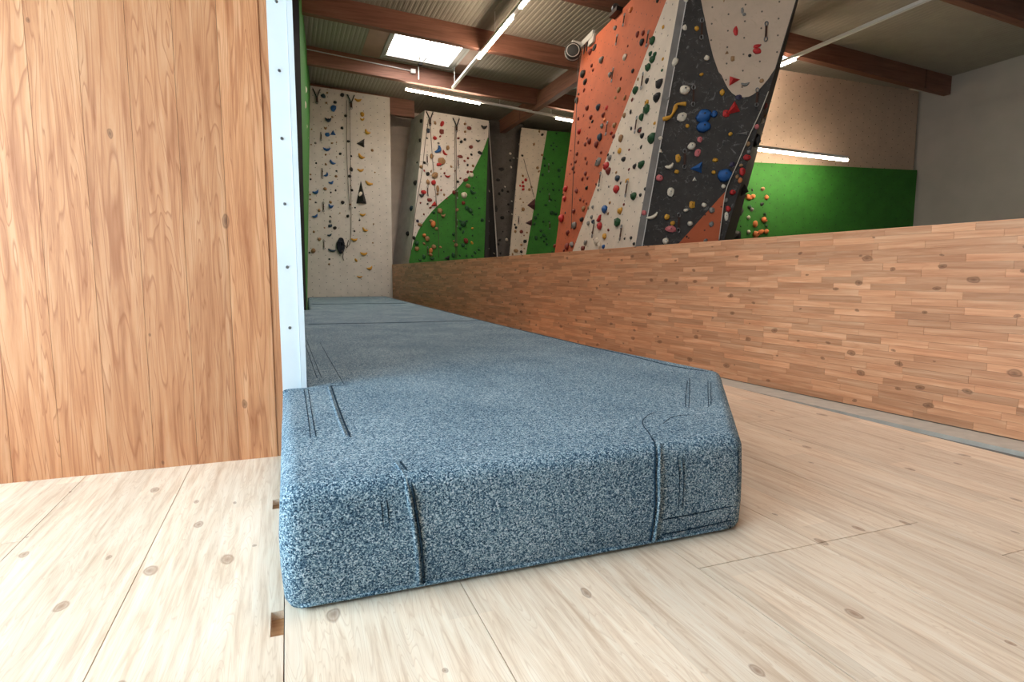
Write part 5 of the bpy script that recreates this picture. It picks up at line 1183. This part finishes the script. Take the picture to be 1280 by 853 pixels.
q = POLY['S_green']; slab('S', [ext(q[0], q[3], 0), ext(q[1], q[2], 0), q[2], q[3]], 'p_green', Sw, 'green_panel')
slab('S', [(2.2, 0), (6, 0), (6, 5.6), (2.6, 5.7)], 'p_charcoal', Sw, 'rear_panel', -.1, -.06)
T = empty('climbing_tower', (5, 8, 0)); tag(T, 'big climbing tower with orange, white and charcoal faces behind parapet', 'climbing tower')
slab('O', [(0, 0), (.02, 0), (.97, 1.422), (2.19, 3.246), (3.29, 4.747), (3.695, 5.3), (-.086, 5.309)], 'p_orange', T, 'orange_panel')
slab('O', [(.02, 0), (3.40, 0), (3.735, 5.3), (3.695, 5.3), (3.29, 4.747), (2.19, 3.246), (.97, 1.422)], 'p_chalk', T, 'white_panel')
slab('D', [(0, 0), (.973, 0), (2.33, 5.3), (.82, 5.3)], 'p_dark', T, 'charcoal_panel', -.06, 0)
slab('D', [(-.01, 0), (.075, 0), (.895, 5.3), (.81, 5.3)], 'edge_grey', T, 'edge_strip', -.05, .012)
slab('D', [(.075, 0), (.087, 0), (.907, 5.3), (.895, 5.3)], 'edge_white', T, 'edge_bead', -.01, .016)
slab('D', POLY['D_oval']+[(1.885, 3.6), (2.315, 5.29), (.86, 5.29)], 'p_beige', T, 'beige_panel', -.002, .008)
slab('D', [(1.35, 2.105), (.761, 1.415), (.0+.45, 1.05), (1.235, 1.05)], 'p_orange', T, 'orange_panel', -.002, .008)
slab('E', [(0, 0), (2.46, 0), (.33, 5.2), (.31, 5.2)], 'p_brown', T, 'overhang_panel')
Rw = empty('climbing_wall', (10.8, 10.6, 0)); tag(Rw, 'green climbing wall with orange holds behind the tower', 'climbing wall')
slab('R', [(.6, 0), (7.7, 0), (7.7, 3.6), (.6, 3.4)], 'p_green', Rw)
slab('R', [(.6, 3.4), (7.7, 3.6), (7.7, 5.5), (.6, 5.5)], 'p_beige', Rw, 'upper_panel', -.2, -.1)

# ---------------------------------------------------------------- holds
def tmpl(kind, seed):
    rs = random.Random(seed); bm = bmesh.new()
    if kind in ('o', 'd', 'x', 's'):
        bmesh.ops.create_icosphere(bm, subdivisions=2 if kind in 'od' else 1, radius=.5)
        if kind == 'x': bmesh.ops.subdivide_edges(bm, edges=bm.edges[:12], cuts=1)
        o = Vector((rs.uniform(0, 50), rs.uniform(0, 50), rs.uniform(0, 50)))
        for v in bm.verts:
            k = 1+(.22 if kind != 'x' else .5)*noise.noise(v.co*2.6+o); v.co *= k
            if kind == 'd': v.co.x *= .55+.55*max(0, min(1, v.co.y+.5)); 
            if kind == 'x': v.co.x = max(-.48, min(.48, v.co.x*1.15)); v.co.y = max(-.48, min(.48, v.co.y*1.15)); v.co.z = min(v.co.z, .40)
            v.co.z = v.co.z*1.6 if v.co.z > 0 else 0
            if v.co.z <= 0: v.co.x *= 1.03; v.co.y *= 1.03
    elif kind == 'j':
        N, K = 12, 8; vs = []
        for i in range(N+1):
            t = -1+2*i/N; r = .30*math.sqrt(max(0, 1-t*t))**.8+.03; c = Vector((t*.5, .42*t*t-.10+rs.uniform(-.02, .02)+.05*t*rs.choice((-1, 1)), 0))
            ring = []
            for j in range(K):
                a = 2*math.pi*j/K; y = math.cos(a)*r; z = max(0, math.sin(a))*r*2.4
                if math.cos(a) > .3: z *= .75
                ring.append(bm.verts.new((c.x, c.y+y-.04*z, z)))
            vs.append(ring)
        for i in range(N):
            for j in range(K): bm.faces.new((vs[i][j], vs[i+1][j], vs[i+1][(j+1) % K], vs[i][(j+1) % K]))
        bm.faces.new(vs[0][::-1]); bm.faces.new(vs[N])
    else:
        if kind == 'T': base = [(-.5, -.38), (.5, -.38), (0, .5)]; ap = (.12, -.28, 1.0); 
        elif kind == 'V': base = [(-.5, -.1), (.42, -.5), (.45, .5)]; ap = (.18, -.08, 1.0)
        else: base = [(-.5, -.45), (.5, -.4), (.05, .5)]; ap = (.0, -.15, .9)
        bs = [bm.verts.new((x, y, 0)) for x, y in base]; b2 = [bm.verts.new((x, y, .06)) for x, y in base]; t = bm.verts.new(ap)
        n = 3
        for i in range(n):
            bm.faces.new((bs[i], bs[(i+1) % n], b2[(i+1) % n], b2[i])); bm.faces.new((b2[i], b2[(i+1) % n], t))
        bm.faces.new(bs[::-1])
        bmesh.ops.bevel(bm, geom=[e for e in bm.edges], offset=.018, segments=1, affect='EDGES')
    bmesh.ops.recalc_face_normals(bm, faces=bm.faces[:])
    me = bpy.data.meshes.new('hold_shape'); bm.to_mesh(me); bm.free()
    if kind in 'odjs': me.polygons.foreach_set('use_smooth', [True]*len(me.polygons))
    return me
BASE = {k: [tmpl(k, 100*i+ord(k)) for i in range(n)] for k, n in dict(o=5, d=3, x=5, s=4, j=4, t=2, V=1, T=1).items()}
CACHE = {}
def shape(kind, i, c):
    key = (kind, i % len(BASE[kind]), c)
    if key not in CACHE:
        me = BASE[kind][key[1]].copy(); me.materials.append(HM[c]); CACHE[key] = me
    return CACHE[key]
bolt_bm = MB(); bolt_bm.lathe([(.5, 0), (.5, .5), (.32, .55), (.25, .2)], Matrix(), 8); BOLT = bolt_bm.mesh('bolt', M['dark_metal'])
HN = dict(o='climbing_hold', d='climbing_hold', x='climbing_hold', s='climbing_hold', j='climbing_jug', t='climbing_hold', V='climbing_volume', T='climbing_volume')
def hold_matrix(fr, a, b, w, h, ang, dep, z=0):
    return frame_m(fr) @ Matrix.Translation((a, b, z)) @ Matrix.Rotation(math.radians(ang), 4, 'Z') @ Matrix.Diagonal((w, h, dep, 1))
for i, (fr, a, b, w, h, c, k, ang, big, lab, grp) in enumerate(HOLDS):
    dep = min(w, h)*(.62 if k not in 'VT' else .55); dep = max(.03, min(dep, .16))
    if k == 'T': dep = .16
    z = .007 if fr in 'CD' else 0
    if fr == 'A' and .95 < a < 1.35 and 2.9 < b < 3.5 and k == 'x': z = .11
    o = bpy.data.objects.new(HN[k], shape(k, i*7+3, c)); COL.objects.link(o)
    o.matrix_world = hold_matrix(fr, a, b, w, h, ang if k not in 'od' else random.uniform(-25, 25), dep, z)
    tag(o, lab, 'climbing volume' if k in 'VT' else 'climbing hold', grp)
    if big and k in 'ox':
        r = .16*min(w, h)
        q = bpy.data.objects.new('bolt', BOLT); COL.objects.link(q); q.parent = o
        zt = .8 if k == 'o' else .58
        q.matrix_basis = Matrix.Translation((.05, .08, zt-.08)) @ Matrix.Diagonal((r/w, r/h, .012/dep*2, 1))
mb = MB(); keys = list(HM)
for i, (fr, a, b, w, h, c) in enumerate(REST):
    me = BASE['s'][i % 4]; X = hold_matrix(fr, a, b, w, h, random.uniform(0, 180), max(.025, min(w, h)*.6), .007 if fr in 'CD' else 0)
    i0 = len(mb.v); mb.v += [tuple(X @ v.co) for v in me.vertices]; mb.mi = keys.index(c)
    for p in me.polygons: mb.face([i0+v for v in p.vertices])
tag(mb.build('small_footholds', [HM[k] for k in keys], smooth=True), 'scatter of tiny footholds bolted all over the climbing walls', 'footholds', kind='stuff')
for j, (u, z) in enumerate(((14.17, 5.04), (13.6, 4.57), (14.5, 4.34), (15.3, 4.26))):
    o = bpy.data.objects.new('climbing_hold', shape('o', j, 'w')); COL.objects.link(o)
    f_ = (u-11.5)/6.84; fx = .315+.185*f_+(.085*(1-f_)+.34*f_)*z/6.4
    o.matrix_world = Matrix(((0, 0, 1, fx), (1, 0, 0, u), (0, 1, 0, z), (0, 0, 0, 1))) @ Matrix.Diagonal((.22, .16, .06, 1))
    tag(o, ('highest', 'second highest', 'third highest', 'lowest')[j]+' off-white hold on the green side wall seen edge-on', 'climbing hold', 'pale holds on the green side wall')
# yellow zig-zag macro on the charcoal wall
mp = smooth_path([(.522, 3.042, .03), (.6217, 3.07, .04), (.6744, 3.167, .04), (.7006, 3.221, .04), (.8109, 3.221, .03)], 4)
o = MB().tube([tuple(p) for p in mp], [.022+.008*math.sin(k*.9) for k in range(len(mp))], 8).build('climbing_hold', HM['y'], smooth=True, M=frame_m('D'))
tag(o, 'yellow zig-zag bar hold high on the charcoal tower wall', 'climbing hold')

# ---------------------------------------------------------------- hanging gear
def ring_pts(cx, cy, rx, ry, z, n=12, e=1.0):
    q = lambda v: math.copysign(abs(v)**e, v)
    return [(cx+rx*q(math.cos(2*math.pi*k/n)), cy+ry*q(math.sin(2*math.pi*k/n)), z) for k in range(n+1)]
for fr, a, b, h, lab in QUICKDRAWS:
    t = empty('quickdraw', tuple(frame_m(fr) @ Vector((a, b-h/2, .02)))); tag(t, lab, 'quickdraw', 'quickdraws on the climbing walls')
    wd = max(.012, h*.045); F = frame_m(fr); z = .03
    MB().box((a-wd, b-h*.30, z-.006), (a+wd, b+h*.30, z+.006)).build('sling', M['sling'], t, M=F)
    for s, nm in ((1, 'carabiner'), (-1, 'carabiner')):
        MB().tube(ring_pts(a, b+s*h*.40, h*.05+.008, h*.11, z, 10), .007, 5).build(nm, M['steel'], t, M=F)
for fr, pts, lab in ROPES:
    dk = 'white rope' in lab; z = .05 if fr != 'O' else .09
    p = smooth_path([(x, y, z) for x, y in pts], 5)
    o = MB().tube([tuple(q) for q in p], .008 if fr in 'ACS' else .006, 6).build('belay_tape' if 'tape' in lab else 'rope', M['rope_w' if dk else ('black_plastic' if 'tape' in lab else 'rope')], smooth=True, M=frame_m(fr))
    tag(o, lab, 'rope')
AL = ['chain anchor without rope at top corner of the far white panel', 'chain anchor holding the doubled rope on the far white panel', 'chain anchor beside the leaning edge of the white-topped panel', 'chain anchor above the middle rope of the white-topped panel']
for (fr, a, b), lab in zip(ANCHORS, AL):
    t = empty('belay_anchor', tuple(frame_m(fr) @ Vector((a, b, .03)))); tag(t, lab, 'anchor', 'top rope anchors'); F = frame_m(fr)
    for s in (-1, 1):
        MB().tube([(a+s*.10, b+.16, .02), (a+s*.05, b+.04, .05), (a, b-.08, .05)], .018, 6).build('chain', M['dark_metal'], t, M=F)
    MB().box((a-.03, b-.20, .03), (a+.03, b-.06, .06)).build('sling', M['sling'], t, M=F)
    MB().tube(ring_pts(a, b-.2, .03, .05, .05), .01, 5).build('ring', M['steel'], t, M=F)
# coiled rope on the far panel
t = empty('rope_coil', tuple(frame_m('A') @ Vector((.738, 1.6, .05)))); tag(t, 'navy coiled rope hanging low on the far white panel', 'rope coil'); F = frame_m('A')
for k in range(11):
    rx = .012+.0095*k; ry = .20+.008*(k % 4); oz = .03+.02*(k % 3)
    MB().tube(ring_pts(.738+random.uniform(-.015, .015), 1.90+random.uniform(-.03, .02), rx, ry-.0008*k*k, oz, 18, .6), .017, 6).build('rope_loop', M['rope_navy'], t, smooth=True, M=F)
MB().box((.66, 1.98, .01), (.82, 2.05, .11)).build('rope_wrap', M['rope_navy'], t, M=F)
MB().tube(smooth_path([(.76, 1.75, .08), (.79, 1.65, .08), (.78, 1.55, .06), (.81, 1.45, .05)]), .012, 6).build('rope_tail', M['rope'], t, smooth=True, M=F)
MB().tube(smooth_path([(.82, 1.95, .06), (.90, 1.83, .06), (.93, 1.95, .06), (.96, 2.05, .05)]), .012, 6).build('rope_tail', M['rope'], t, smooth=True, M=F)
# auto-belay drum on the orange face
F = frame_m('O'); t = empty('auto_belay', tuple(F @ Vector((0, 5.2, .1)))); tag(t, 'black and grey belay drum on pale bracket atop orange wall', 'belay device')
D_ = Matrix.Translation((-.02, 5.20, .20)) @ Matrix.Rotation(math.radians(70), 4, 'Y')
MB().lathe([(.10, -.10), (.15, -.08), (.15, -.045), (.11, -.04), (.11, .0), (.15, .005), (.15, .05), (.10, .075)], D_, 22).build('drum', M['black_plastic'], t, smooth=False, M=F)
MB().lathe([(.148, -.035), (.156, -.03), (.156, -.018), (.148, -.012)], D_, 22).build('drum_band', M['grey_plastic'], t, M=F)
MB().lathe([(.108, .070), (.122, .0705), (.122, .062), (.108, .062)], D_, 22).build('drum_rim', M['grey_plastic'], t, M=F)
MB().box((-.05, 5.30, .02), (.55, 5.42, .06)).build('bracket', M['grey_plastic'], t, M=F)
MB().box((-.06, 5.34, .05), (.0, 5.40, .24)).build('bracket_arm', M['grey_plastic'], t, M=F)
MB().box((.36, 5.19, .01), (.60, 5.34, .05)).build('mounting_plate', M['grey_plastic'], t, M=F)
for s in (0, .14): MB().tube([(.14+s, 5.31, .04), (.19+s, 5.12, .05)], .014, 5).build('brace', M['dark_metal'], t, M=F)
t = empty('pulley_block', tuple(F @ Vector((1.55, 5.30, .05)))); tag(t, 'small dark pulley block on top edge of orange wall', 'pulley')
MB().box((1.40, 5.26, -.10), (1.70, 5.33, .10)).build('housing', M['dark_metal'], t, M=F)
MB().lathe([(.06, -.03), (.07, -.02), (.05, 0), (.07, .02), (.06, .03)], Matrix.Translation((1.55, 5.36, .06)) @ Matrix.Rotation(math.pi/2, 4, 'Y'), 14).build('wheel', M['steel'], t, M=F)

# ---------------------------------------------------------------- lamps
def lamp(p, q, label, lit=((.0, 1.0),), rods=(), group=None, drop=.35):
    p, q = Vector(p), Vector(q); d = (q-p); L = d.length; d.normalize(); s = d.cross(Vector((0,0,1))).normalized(); u = s.cross(d)
    X = Matrix(((d.x, s.x, u.x, p.x), (d.y, s.y, u.y, p.y), (d.z, s.z, u.z, p.z), (0, 0, 0, 1)))
    t = empty('tube_light', tuple((p+q)/2)); tag(t, label, 'ceiling light', group)
    MB().box((0, -.035, 0), (L, .035, .055)).build('trunking', M['alu'], t, M=X)
    for a, b in lit:
        MB().box((a*L, -.028, -.045), (b*L, .028, -.002)).build('tube', M['tube'], t, M=X)
    for r in rods:
        x = p+d*(r*L); MB().tube([tuple(x+Vector((0, 0, .05))), (x.x, x.y, ZD(x.x)-.01)], .008, 5).build('suspension_rod', M['alu'], t)
    return t
lamp((4.08, 9.0, 5.80), (4.20, 15.40, 5.80), 'long suspended tube light track running below the skylight towards the end wall', ((.0, .22), (.29, .63)), (.12, .45, .97))
lamp((3.10, 16.0, 5.86), (8.3, 16.0, 5.46), 'suspended tube light track crossing above the white-topped climbing wall', ((.0, .39), (.83, .995)), (.12, .5, .8))
lamp((8.9, 9.7, 3.55), (11.4, 9.7, 3.50), 'bright tube light above the rear green climbing wall')
lamp((4.0, 1.0, 5.80), (4.05, 7.5, 5.80), 'added fill tube light track above the wooden floor in front of the mat', ((.05, .25),), (.1, .9))  # track added as extra light over the near floor
lamp((9.6, 4.0, 5.3), (9.6, 14.0, 5.3), 'added fill tube light track over the hall behind the tower', ((.55, .75),), (.1, .9))  # another track put in to brighten the hall past the tower
print('objects', len(bpy.data.objects))
